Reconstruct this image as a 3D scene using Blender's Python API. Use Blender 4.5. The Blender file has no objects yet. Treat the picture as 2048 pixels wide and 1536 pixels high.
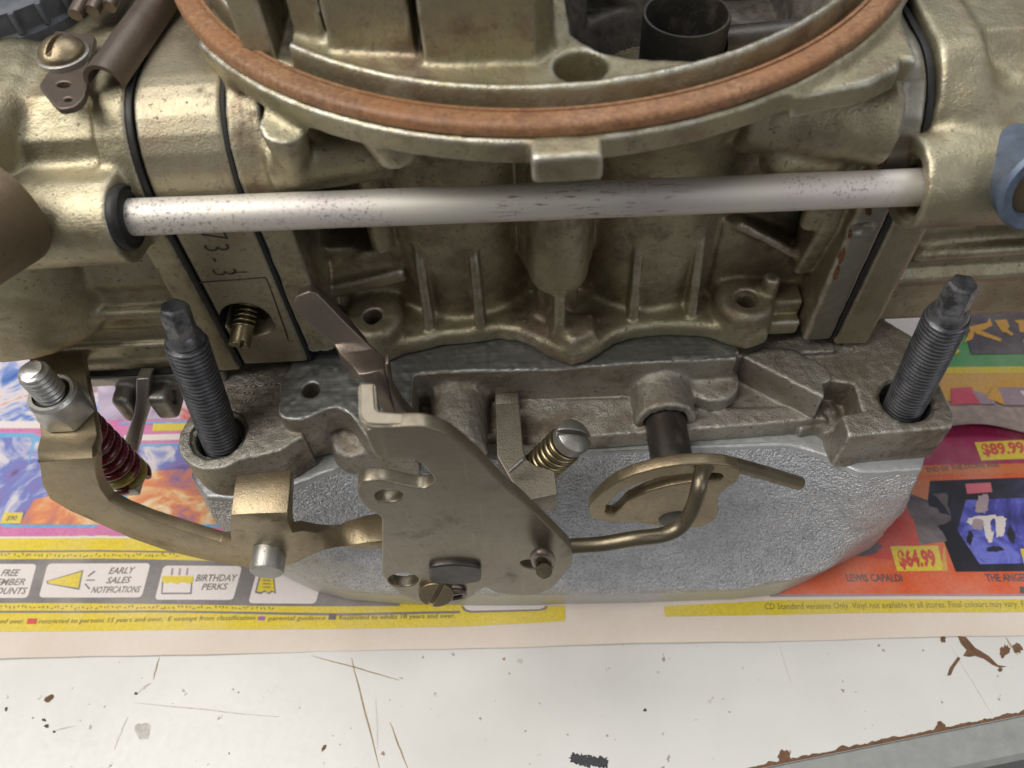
import bpy, bmesh, math, random
import numpy as np
from mathutils import Vector, Matrix
random.seed(7); rng = np.random.default_rng(7)
scene = bpy.context.scene
COL = scene.collection
# ---------------------------------------------------------------- camera, world, lamps (1 unit = 1 mm)
CAM = np.array([-7.061, -88.786, 138.742]); PITCH, ROLL, YAW, FPX = 54.788, -4.132, -1.566, 1581.7
def cam_axes():
    p, r, y = math.radians(PITCH), math.radians(ROLL), math.radians(YAW)
    f = np.array([math.sin(y)*math.cos(p), math.cos(y)*math.cos(p), -math.sin(p)])
    rt = np.array([math.cos(y), -math.sin(y), 0.0]); up = np.cross(rt, f)
    return math.cos(r)*rt+math.sin(r)*up, -math.sin(r)*rt+math.cos(r)*up, f
RT, UP, FW = cam_axes()
def P(u, v, **k):
    """point of the place seen at photo pixel (u, v) that lies on the plane x=, y= or z="""
    ax, val = next(iter(k.items())); i = 'xyz'.index(ax)
    d = FW+(u-1024)/FPX*RT-(v-768)/FPX*UP
    return CAM+(val-CAM[i])/d[i]*d
def PN(u, v, p0, n):
    d = FW+(u-1024)/FPX*RT-(v-768)/FPX*UP; n = np.asarray(n, float)
    return CAM+np.dot(np.asarray(p0)-CAM, n)/np.dot(d, n)*d
cd = bpy.data.cameras.new('camera'); cam = bpy.data.objects.new('camera', cd); COL.objects.link(cam)
M = Matrix(((RT[0], UP[0], -FW[0], CAM[0]), (RT[1], UP[1], -FW[1], CAM[1]), (RT[2], UP[2], -FW[2], CAM[2]), (0, 0, 0, 1)))
cam.matrix_world = M
cd.sensor_width = 36; cd.lens = FPX/2048*36; cd.clip_start = 1; cd.clip_end = 5000
cd.dof.use_dof = True; cd.dof.focus_distance = 155; cd.dof.aperture_fstop = 0.0278/(2*0.6)
scene.camera = cam
w = bpy.data.worlds.new('World'); scene.world = w; w.use_nodes = True
w.node_tree.nodes['Background'].inputs[0].default_value = (1.0, .97, .94, 1)
w.node_tree.nodes['Background'].inputs[1].default_value = 0.15
def area(name, loc, target, size, sizey, watts, col):
    l = bpy.data.lights.new(name, 'AREA'); l.shape = 'RECTANGLE'; l.size = size; l.size_y = sizey; l.energy = watts; l.color = col
    o = bpy.data.objects.new(name, l); COL.objects.link(o); o.location = loc
    o.rotation_euler = (Vector(target)-Vector(loc)).to_track_quat('-Z', 'Y').to_euler(); return o
area('window_light', (-400, -70, 660), (0, 0, 0), 520, 520, 6.4e6, (1.0, 0.96, 0.90))
area('doorway_light', (520, -420, 420), (0, 0, 0), 300, 420, 0.8e6, (0.92, 0.95, 1.0))
area('rim_light', (120, 330, 720), (0, 40, 0), 500, 260, 1.9e6, (0.95, 0.97, 1.0))  # unseen lamp added high at the back for highlights on the upper rims
scene.view_settings.view_transform = 'Standard'; scene.view_settings.look = 'None'
scene.view_settings.exposure = 0; scene.view_settings.gamma = 1
scene.render.engine = 'CYCLES'
scene.cycles.max_bounces = 6; scene.cycles.use_denoising = True
# ---------------------------------------------------------------- materials
MATS = {}
class NT:
    def __init__(s, name):
        s.m = bpy.data.materials.new(name); s.m.use_nodes = True; s.t = s.m.node_tree; s.b = s.t.nodes['Principled BSDF']
        s.co = s.n('ShaderNodeTexCoord').outputs['Object']; MATS[name] = s.m
    def n(s, ty, **k):
        nd = s.t.nodes.new(ty)
        for a, v in k.items(): setattr(nd, a, v)
        return nd
    def link(s, a, b): s.t.links.new(a, b)
    def noise(s, scale, detail=4, rough=.55, vec=None, dist=0, sc3=None):
        nd = s.n('ShaderNodeTexNoise'); nd.inputs['Scale'].default_value = scale; nd.inputs['Detail'].default_value = detail
        nd.inputs['Roughness'].default_value = rough; nd.inputs['Distortion'].default_value = dist
        v = vec or s.co
        if sc3:
            mp = s.n('ShaderNodeMapping'); mp.inputs['Scale'].default_value = sc3; s.link(v, mp.inputs['Vector']); v = mp.outputs[0]
        s.link(v, nd.inputs['Vector']); return nd.outputs['Fac']
    def ramp(s, fac, stops):
        r = s.n('ShaderNodeValToRGB'); e = r.color_ramp.elements
        while len(e) < len(stops): e.new(.5)
        for el, (p, c) in zip(e, stops):
            el.position = p; el.color = (*c, 1) if len(c) == 3 else c
        s.link(fac, r.inputs[0]); return r.outputs[0]
    def val(s, fac, a, b, x=0., y=1.):
        m = s.n('ShaderNodeMapRange'); m.inputs[1].default_value = a; m.inputs[2].default_value = b; m.inputs[3].default_value = x; m.inputs[4].default_value = y
        s.link(fac, m.inputs[0]); return m.outputs[0]
    def mix(s, f, a, b, mode='MIX'):
        m = s.n('ShaderNodeMix', data_type='RGBA', blend_type=mode)
        for inp, v in ((m.inputs[0], f), (m.inputs[6], a), (m.inputs[7], b)):
            if isinstance(v, (int, float)): inp.default_value = v
            elif isinstance(v, tuple): inp.default_value = (*v, 1)
            else: s.link(v, inp)
        return m.outputs[2]
    def math(s, op, a, b=None):
        m = s.n('ShaderNodeMath', operation=op)
        for inp, v in zip(m.inputs, (a, b)):
            if v is None: continue
            if isinstance(v, (int, float)): inp.default_value = v
            else: s.link(v, inp)
        return m.outputs[0]
    def set(s, **k):
        for a, v in k.items():
            inp = s.b.inputs[a.replace('_', ' ')]
            if isinstance(v, (int, float)): inp.default_value = v
            elif isinstance(v, tuple): inp.default_value = (*v, 1)
            else: s.link(v, inp)
        return s
    def bump(s, h, strength=.5, dist=.2):
        b = s.n('ShaderNodeBump'); b.inputs['Strength'].default_value = strength; b.inputs['Distance'].default_value = dist
        s.link(h, b.inputs['Height']); s.link(b.outputs[0], s.b.inputs['Normal']); return s

def cast(name, ca, cb, cc, grime=(.06, .045, .03), gr=(.56, .68), metal=.85, rough=.38, bumpd=.06, bumpsc=1.6, speck=.5, gscale=.11, wear_glint=None, dust=None, streak=0., lowdirt=None):
    s = NT(name)
    a = s.ramp(s.noise(.07, 3, .6), [(.36, ca), (.52, cb), (.66, cc)])
    fine = s.noise(.55, 5, .65)
    a = s.mix(s.val(fine, .35, .7), a, s.mix(.55, a, cb))
    g1 = s.val(s.noise(gscale, 6, .7, dist=.15), gr[0], gr[1])
    g2 = s.math('MULTIPLY', s.math('MAXIMUM', s.val(s.noise(1.15, 4, .65), .60, .66), s.val(s.noise(.55, 3, .5), .70, .73)), speck)
    g = s.math('MAXIMUM', g1, g2)
    if dust: a = s.mix(s.math('MULTIPLY', s.val(s.noise(.085, 6, .7, dist=.15), .50, .62), .75), a, dust)
    if lowdirt:
        sp_ = s.n('ShaderNodeSeparateXYZ'); s.link(s.co, sp_.inputs[0]); zlo, zhi, dcol = lowdirt
        ld = s.math('MULTIPLY', s.math('MULTIPLY', s.val(sp_.outputs[2], zlo, zhi, 1., 0.), s.val(sp_.outputs[2], 9.8, 11.5)), s.val(s.noise(.16, 6, .74, dist=.15), .43, .60)); a = s.mix(s.math('MULTIPLY', ld, .8), a, dcol); g = s.math('MAXIMUM', g, s.math('MULTIPLY', ld, .55))
    if streak:
        a = s.mix(s.math('MULTIPLY', s.val(s.noise(1.4, 4, .7, sc3=(.06, 1.2, 1.8)), .40, .62), streak), a, tuple(x*.62 for x in ca)); a = s.mix(s.math('MULTIPLY', s.val(s.noise(.9, 3, .6, sc3=(1.2, 1, .05)), .62, .68), streak), a, tuple(min(1, x*1.5) for x in ca))
    if wear_glint:
        pt = s.n('ShaderNodeNewGeometry').outputs['Pointiness']; edge_fac = s.math('MULTIPLY', s.val(pt, .515, .565), s.val(s.noise(.35, 4, .6), .36, .55))  # convex edges paler: rubbed metal, with edge highlights painted in as well
        a = s.mix(edge_fac, a, wear_glint); g = s.math('MULTIPLY', g, s.math('SUBTRACT', 1.0, edge_fac))
    col = s.mix(g, a, s.mix(s.val(fine, .3, .7), grime, tuple(min(1, x*2.4) for x in grime)))
    s.set(Base_Color=col, Metallic=s.math('MULTIPLY', s.math('SUBTRACT', 1.0, s.math('MULTIPLY', g, .9)), metal),
          Roughness=s.math('ADD', s.math('ADD', s.math('MULTIPLY', fine, .16), rough-.08), s.math('MULTIPLY', g, .28)))
    h = s.math('ADD', s.math('ADD', s.noise(bumpsc, 5, .7), s.math('MULTIPLY', s.noise(2.6, 3, .7), 1.1)), s.math('MULTIPLY', s.noise(.35, 2), 1.2))
    s.bump(h, .7, bumpd); return s.m
cast('gold_cast', (.475, .432, .305), (.39, .352, .232), (.335, .32, .228), grime=(.085, .06, .04), gr=(.54, .70), speck=.8, rough=.43, bumpd=.12, wear_glint=(.62, .61, .55), dust=(.25, .18, .13), lowdirt=(10, 30, (.17, .115, .075)))
cast('gold_bowl', (.47, .428, .305), (.39, .35, .238), (.35, .325, .238), grime=(.09, .065, .045), gr=(.60, .76), speck=.65, rough=.43, bumpd=.11, wear_glint=(.56, .52, .42), dust=(.31, .25, .165))
cast('gold_block', (.44, .39, .28), (.40, .36, .26), (.38, .33, .22), grime=(.09, .065, .045), gr=(.60, .74), speck=.8, rough=.46, bumpd=.09, wear_glint=(.52, .49, .40), dust=(.33, .26, .19))
cast('grey_cast', (.44, .422, .375), (.37, .345, .30), (.30, .265, .215), grime=(.06, .045, .03), gr=(.52, .70), speck=.9, rough=.44, bumpd=.2, bumpsc=1.3, metal=.8, gscale=.08, wear_glint=(.70, .68, .62), dust=(.28, .225, .165))
cast('cast_edge', (.62, .60, .54), (.55, .53, .47), (.5, .47, .4), speck=.3, rough=.4)  # paler than the plate: glints on the raised digits put into the colour
cast('plain_plate', (.33, .32, .275), (.30, .285, .24), (.27, .25, .205), grime=(.10, .06, .035), gr=(.66, .74), speck=.2, rough=.42, bumpd=.03)
cast('gold_steel', (.37, .30, .19), (.31, .255, .165), (.27, .21, .135), grime=(.10, .07, .04), gr=(.58, .76), speck=.6, rough=.38, bumpd=.06, bumpsc=2.2, streak=.15, dust=(.27, .21, .13))
cast('stop_steel', (.30, .275, .225), (.26, .235, .19), (.22, .195, .15), grime=(.07, .055, .04), gr=(.52, .7), speck=.8, rough=.46, metal=.8, bumpd=.08)
cast('lever_steel', (.335, .295, .225), (.305, .265, .20), (.275, .24, .18), grime=(.10, .07, .05), gr=(.60, .80), speck=.32, rough=.38, bumpd=.03, bumpsc=2.5, metal=.88, dust=(.275, .235, .175), streak=.25)
cast('rod_steel', (.25, .215, .145), (.21, .18, .125), (.18, .15, .11), grime=(.07, .055, .035), gr=(.55, .75), speck=.5, rough=.38, metal=.9, bumpd=.04)
cast('brown_steel', (.205, .165, .138), (.18, .145, .12), (.16, .125, .105), grime=(.05, .035, .03), gr=(.6, .8), speck=.35, rough=.40, bumpd=.05, bumpsc=2.4, metal=.75)
cast('dark_steel', (.10, .095, .09), (.085, .08, .075), (.09, .075, .06), grime=(.04, .03, .022), gr=(.55, .7), speck=.5, rough=.42, metal=.8, bumpd=.04)
cast('zinc', (.62, .62, .60), (.55, .55, .54), (.48, .48, .46), grime=(.14, .13, .11), gr=(.62, .78), speck=.45, rough=.36, metal=.9, bumpd=.05)
cast('zinc_grey', (.42, .42, .40), (.38, .37, .35), (.32, .31, .28), grime=(.12, .10, .08), gr=(.55, .75), speck=.5, rough=.42, metal=.85, bumpd=.06)
cast('brass', (.36, .30, .17), (.30, .25, .15), (.25, .21, .13), grime=(.10, .07, .03), gr=(.62, .8), speck=.3, rough=.32, metal=.95, bumpd=.02)
cast('copper_brown', (.30, .19, .10), (.26, .17, .09), (.22, .15, .09), grime=(.09, .05, .03), gr=(.6, .76), speck=.6, rough=.46, metal=.7, bumpd=.06)

def simple(name, col, rough=.5, metal=0., nsc=.6, namt=.25, bumpd=.03, bsc=2., coat=0.):
    s = NT(name); f = s.noise(nsc, 5, .65)
    s.set(Base_Color=s.mix(s.val(f, .3, .7), tuple(c*(1-namt) for c in col), tuple(min(1, c*(1+namt)) for c in col)), Roughness=s.val(f, .2, .8, max(.02, rough-.1), min(1, rough+.1)), Metallic=metal, Coat_Weight=coat)
    s.bump(s.noise(bsc, 4, .6), .5, bumpd); return s.m
cast('black_oxide', (.085, .087, .098), (.075, .077, .088), (.07, .07, .075), grime=(.05, .045, .04), gr=(.6, .8), speck=.4, rough=.36, metal=.6, bumpd=.05, wear_glint=(.26, .26, .27))
simple('rubber', (.012, .012, .013), .55)
simple('blue_rubber', (.010, .012, .05), .5)
simple('dark_gasket', (.018, .018, .019), .75)
simple('red_paint', (.13, .012, .020), .28, 0, 1.2, .4, .04, 2.5, .3)
simple('yellow_paint', (.30, .24, .05), .35, 0, 1.2, .4, .04)
simple('blue_anodised', (.11, .145, .21), .45, .3)
simple('dark_hole', (.02, .017, .013), .8)
simple('rust', (.16, .065, .022), .85, 0, 1.2, .5, .1, 2.)
simple('grey_plastic', (.09, .10, .12), .5)
simple('carbon_soot', (.085, .075, .062), .6, .2, .5, .5, .1)
simple('olive_dark', (.055, .05, .035), .7)  # dark olive for the engraved digits and lines on the block

def alum_tube():
    s = NT('tube_alloy')
    n = s.noise(.9, 6, .7); st = s.noise(.5, 4, .6, sc3=(.12, 1.4, 1.4))
    pink = s.val(s.noise(.045, 2), .42, .6)
    c = s.mix(pink, (.72, .69, .62), (.69, .64, .625))
    xs = s.n('ShaderNodeSeparateXYZ'); s.link(s.co, xs.inputs[0]); sp = s.math('MULTIPLY', s.val(s.noise(1.6, 4, .7), .54, .62), s.math('MAXIMUM', s.val(xs.outputs[0], -68, -28, .95, 0.), s.val(s.noise(.09, 4), .52, .66)))
    c = s.mix(s.math('MULTIPLY', sp, .85), c, (.16, .11, .085))
    scr = s.val(s.noise(1.3, 4, .7, sc3=(.22, 1.6, 1.6)), .58, .63)
    scr = s.math('MULTIPLY', scr, s.math('MULTIPLY', s.val(xs.outputs[0], -18, -8), s.val(xs.outputs[0], 14, 24, 1., 0.)))
    c = s.mix(s.math('MULTIPLY', scr, .7), c, (.20, .11, .09))
    s.set(Base_Color=c, Metallic=.62, Roughness=s.val(st, .3, .7, .52, .64)); s.bump(s.math('ADD', n, st), .4, .03)
alum_tube()
def machined():
    s = NT('machined'); st = s.noise(1.2, 3, .5, sc3=(.1, 1.5, 1)); d = s.val(s.noise(.12, 6, .7, dist=.5), .50, .66)
    sp = s.val(s.noise(1.6, 3, .6), .64, .70)
    d2 = s.math('MAXIMUM', s.math('MULTIPLY', d, .8), sp)
    c = s.mix(s.val(st, .3, .7), (.20, .21, .21), (.27, .28, .27))
    pt = s.n('ShaderNodeNewGeometry').outputs['Pointiness']; edge_fac = s.val(pt, .535, .60); c = s.mix(edge_fac, c, (.7, .7, .68)); d2 = s.math('MULTIPLY', d2, s.math('SUBTRACT', 1.0, edge_fac))  # bright chamfer highlight painted along the convex edges
    s.set(Base_Color=s.mix(d2, c, (.075, .058, .042)), Metallic=s.math('SUBTRACT', .85, s.math('MULTIPLY', d2, .6)), Roughness=s.val(st, .3, .7, .38, .5)); s.bump(st, .3, .02)
machined()
def cork():
    s = NT('cork_gasket'); a = s.noise(1.4, 6, .75); b = s.noise(.09, 3, .6)
    c = s.ramp(a, [(.3, (.13, .06, .03)), (.5, (.27, .138, .066)), (.7, (.41, .24, .13))])
    c = s.mix(s.val(b, .4, .65, 0, .65), c, (.30, .13, .05)); c = s.mix(s.val(s.noise(.3, 5, .7), .5, .66, 0, .6), c, (.16, .075, .04))
    sp = s.val(s.noise(1.7, 3, .6), .60, .66)
    s.set(Base_Color=s.mix(s.math('MULTIPLY', sp, .55), c, (.08, .04, .025)), Roughness=.5, Sheen_Weight=.05); s.bump(a, .6, .12)
cork()
def silver():
    s = NT('silver_rough'); v = s.n('ShaderNodeTexVoronoi'); v.inputs['Scale'].default_value = 1.45; s.link(s.co, v.inputs['Vector'])
    n = s.noise(2.6, 5, .72); n2 = s.noise(.3, 3)
    v2 = s.n('ShaderNodeTexVoronoi'); v2.inputs['Scale'].default_value = 2.7; s.link(s.co, v2.inputs['Vector'])
    h = s.math('ADD', s.math('ADD', s.math('MULTIPLY', v.outputs['Distance'], -.9), s.math('MULTIPLY', v2.outputs['Distance'], -.55)), s.math('MULTIPLY', n, .35))
    yel = s.val(s.noise(.035, 3, .6), .58, .72)
    c = s.mix(s.val(n2, .35, .7), (.60, .615, .66), (.74, .755, .80)); c = s.mix(s.val(s.noise(2.4, 3, .6), .54, .66, 0, .7), c, (.20, .21, .24))
    c = s.mix(s.math('MULTIPLY', yel, .5), c, (.46, .43, .34))
    s.set(Base_Color=c, Metallic=.55, Roughness=.42); s.bump(h, 1.0, .80)
silver()
def silver_smooth():
    s = NT('silver_smooth'); n = s.noise(1.6, 5, .7)
    s.set(Base_Color=s.mix(s.val(n, .3, .7), (.52, .53, .55), (.62, .63, .65)), Metallic=.6, Roughness=.48); s.bump(n, .7, .15)
silver_smooth()
def bench():
    s = NT('bench_paint'); n = s.noise(.03, 5, .6); f = s.noise(.6, 5, .7)
    c = s.mix(s.val(n, .35, .7), (.65, .645, .62), (.72, .715, .69))
    sp = s.val(s.noise(.42, 3, .55), .70, .735)
    c = s.mix(s.math('MULTIPLY', sp, .75), c, (.20, .17, .13))
    sm = s.math('MULTIPLY', s.val(s.noise(.05, 6, .75, dist=1.), .60, .78), .30)
    c = s.mix(sm, c, (.38, .36, .32))
    s.set(Base_Color=c, Roughness=s.val(f, .3, .7, .30, .45)); s.bump(s.math('ADD', f, s.noise(.12, 2)), .25, .08)
bench()
def paper():
    s = NT('newsprint'); n = s.noise(.05, 5, .6); f = s.noise(1.0, 5, .7)
    c = s.mix(s.val(n, .35, .65), (.72, .62, .53), (.77, .69, .62)); c = s.mix(s.val(f, .35, .7, 0, .25), c, (.62, .55, .49))
    s.set(Base_Color=c, Roughness=.75); s.bump(s.math('ADD', s.noise(.12, 3), s.math('MULTIPLY', f, .3)), .3, .25)
paper()
def ink(name, col, var=.18, rough=.55):
    s = NT(name); f = s.noise(1.4, 5, .7); n = s.noise(.08, 3)
    c = s.mix(s.val(f, .3, .75), tuple(x*(1-var) for x in col), tuple(min(1, x*(1+var)) for x in col))
    c = s.mix(s.val(n, .4, .7, 0, .18), c, (.72, .64, .56)); s.set(Base_Color=c, Roughness=rough); return s.m
ink('ink_yellow', (.72, .56, .035)); ink('ink_pale_yellow', (.66, .53, .04)); ink('ink_grey', (.19, .175, .175)); ink('ink_white', (.74, .68, .66), .06); ink('ink_black', (.06, .055, .055))
ink('ink_pink', (.60, .17, .38)); ink('ink_orange', (.70, .115, .035)); ink('ink_red', (.62, .05, .04)); ink('ink_blue', (.13, .38, .66)); ink('ink_magenta', (.34, .02, .09)); ink('ink_green', (.10, .34, .12))
ink('ink_amber', (.68, .36, .07)); ink('ink_rose', (.62, .07, .13)); ink('ink_charcoal', (.10, .085, .10)); ink('ink_mauve', (.36, .26, .30)); ink('ink_light_blue', (.30, .52, .78)); ink('ink_textgrey', (.17, .15, .13)); ink('ink_olive', (.20, .16, .05)); ink('ink_purple', (.33, .12, .42)); ink('ink_deep_orange', (.62, .17, .05))
def art(name, stops, sc=.055, dist=1.6):
    s = NT(name); s.set(Base_Color=s.ramp(s.noise(sc, 4, .62, dist=dist), stops), Roughness=.55)
art('art_splash', [(.30, (.05, .13, .40)), (.42, (.16, .26, .58)), (.50, (.62, .58, .66)), (.58, (.70, .62, .60)), (.66, (.50, .18, .16)), (.74, (.10, .42, .62))])
art('art_violet', [(.28, (.06, .05, .17)), (.40, (.22, .17, .42)), (.50, (.16, .20, .50)), (.57, (.46, .46, .62)), (.62, (.68, .62, .64)), (.68, (.26, .22, .48)), (.76, (.55, .24, .12))])
art('art_fire', [(.28, (.12, .12, .36)), (.38, (.48, .18, .16)), (.47, (.68, .24, .10)), (.56, (.74, .50, .26)), (.62, (.76, .66, .54)), (.67, (.60, .20, .12)), (.76, (.20, .12, .22))])
art('art_mist', [(.30, (.30, .24, .34)), (.46, (.50, .42, .56)), (.56, (.66, .56, .62)), (.68, (.60, .12, .10)), (.76, (.70, .60, .56))], .045)
art('art_night', [(.38, (.016, .016, .024)), (.56, (.03, .03, .06)), (.70, (.07, .06, .14))], .05)
art('art_glow', [(.35, (.03, .03, .12)), (.50, (.08, .08, .42)), (.62, (.18, .20, .66)), (.75, (.05, .05, .2))], .07)
art('art_smoke', [(.35, (.05, .045, .05)), (.55, (.18, .15, .16)), (.70, (.40, .33, .33))], .04, 1.)
# ---------------------------------------------------------------- things and parts
def props(o, label=None, cat=None, group=None, kind=None):
    for k, v in (('label', label), ('category', cat), ('group', group), ('kind', kind)):
        if v: o[k] = v
    return o
def thing(name, label, cat, loc=(0, 0, 0), group=None):
    o = bpy.data.objects.new(name, None); COL.objects.link(o); o.location = loc; o.empty_display_size = 5
    return props(o, label, cat, group)
def link(name, me, mat, parent=None, label=None):
    if mat and not me.materials: me.materials.append(MATS[mat])
    o = bpy.data.objects.new(name, me); COL.objects.link(o)
    if parent is not None:
        o.parent = parent; p = Vector((0, 0, 0)); q = parent
        while q is not None: p += q.location; q = q.parent
        o.location = -p if parent.parent is None else Vector((0, 0, 0))
    if label: o['label'] = label
    return o
def smooth(me, ang=35):
    me.polygons.foreach_set('use_smooth', [True]*len(me.polygons)); me.set_sharp_from_angle(angle=math.radians(ang)); return me
def mesh(name, v, f, ang=35):
    me = bpy.data.meshes.new(name); me.from_pydata([tuple(map(float, x)) for x in v], [], [tuple(map(int, q)) for q in f]); me.validate(); me.update()
    return smooth(me, ang)
def bm_mesh(name, bm, ang=35):
    bmesh.ops.recalc_face_normals(bm, faces=bm.faces); me = bpy.data.meshes.new(name); bm.to_mesh(me); bm.free(); return smooth(me, ang)
# ---------------------------------------------------------------- signed distance fields for castings
def length(*a): return np.sqrt(sum(x*x for x in a))
def s_box(lo, hi, r=0.):
    lo, hi = np.array(lo, float), np.array(hi, float); c, h = (lo+hi)/2, (hi-lo)/2-r
    def f(X, Y, Z):
        q = [np.abs(a-c[i])-h[i] for i, a in enumerate((X, Y, Z))]
        return length(*[np.maximum(a, 0) for a in q])+np.minimum(np.maximum(np.maximum(q[0], q[1]), q[2]), 0)-r
    return f, lo, hi
def s_cyl(a, b, ra, rb=None, r=0.):
    a, b = np.array(a, float), np.array(b, float); rb = ra if rb is None else rb; L = np.linalg.norm(b-a); d = (b-a)/L
    def f(X, Y, Z):
        x, y, z = X-a[0], Y-a[1], Z-a[2]; t = x*d[0]+y*d[1]+z*d[2]
        rad = np.sqrt(np.maximum(x*x+y*y+z*z-t*t, 0)); rr = ra+(rb-ra)*np.clip(t/L, 0, 1)-r
        q0 = (rad-rr)*math.cos(math.atan2(abs(ra-rb), L)); q1 = np.abs(t-L/2)-L/2+r
        return np.sqrt(np.maximum(q0, 0)**2+np.maximum(q1, 0)**2)+np.minimum(np.maximum(q0, q1), 0)-r
    m = max(ra, rb); return f, np.minimum(a, b)-m, np.maximum(a, b)+m
def s_cap(a, b, ra, rb=None):
    a, b = np.array(a, float), np.array(b, float); rb = ra if rb is None else rb; ab = b-a; l2 = ab@ab
    def f(X, Y, Z):
        x, y, z = X-a[0], Y-a[1], Z-a[2]; t = np.clip((x*ab[0]+y*ab[1]+z*ab[2])/l2, 0, 1)
        return length(x-t*ab[0], y-t*ab[1], z-t*ab[2])-(ra+(rb-ra)*t)
    m = max(ra, rb); return f, np.minimum(a, b)-m, np.maximum(a, b)+m
def poly2(px, py, V):
    V = np.asarray(V, float); d = (px-V[0, 0])**2+(py-V[0, 1])**2; s = np.ones_like(px); N = len(V); j = N-1
    for i in range(N):
        ex, ey = V[j]-V[i]; wx, wy = px-V[i, 0], py-V[i, 1]; t = np.clip((wx*ex+wy*ey)/max(ex*ex+ey*ey, 1e-9), 0, 1)
        d = np.minimum(d, (wx-ex*t)**2+(wy-ey*t)**2)
        c1 = py >= V[i, 1]; c2 = py < V[j, 1]; c3 = ex*wy > ey*wx
        s = np.where((c1 & c2 & c3) | (~c1 & ~c2 & ~c3), -s, s); j = i
    return s*np.sqrt(d)
def s_prism(V, ax, lo, hi, r=0.):
    V = np.asarray(V, float); oth = [i for i in range(3) if i != 'xyz'.index(ax)]; k = 'xyz'.index(ax)
    def f(X, Y, Z):
        A = (X, Y, Z); u, v, t = A[oth[0]], A[oth[1]], A[k]
        u, v = np.broadcast_arrays(u, v); d0 = poly2(u, v, V)+r; q1 = np.abs(t-(lo+hi)/2)-(hi-lo)/2+r
        return np.sqrt(np.maximum(d0, 0)**2+np.maximum(q1, 0)**2)+np.minimum(np.maximum(d0, q1), 0)-r
    L, H = np.zeros(3), np.zeros(3); L[oth] = V.min(0); H[oth] = V.max(0); L[k], H[k] = lo, hi; return f, L, H
def s_rot(pr, c, axis, deg):
    f, lo, hi = pr; c = np.array(c, float); R = np.array(Matrix.Rotation(math.radians(deg), 3, axis)); Ri = R.T
    def g(X, Y, Z):
        x, y, z = X-c[0], Y-c[1], Z-c[2]
        return f(*[Ri[i, 0]*x+Ri[i, 1]*y+Ri[i, 2]*z+c[i] for i in range(3)])
    cs = np.array([[a[i] for i, a in zip(idx, ((lo[0], hi[0]), (lo[1], hi[1]), (lo[2], hi[2])))] for idx in np.ndindex(2, 2, 2)])
    w = (cs-c)@R.T+c; return g, w.min(0), w.max(0)
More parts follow.
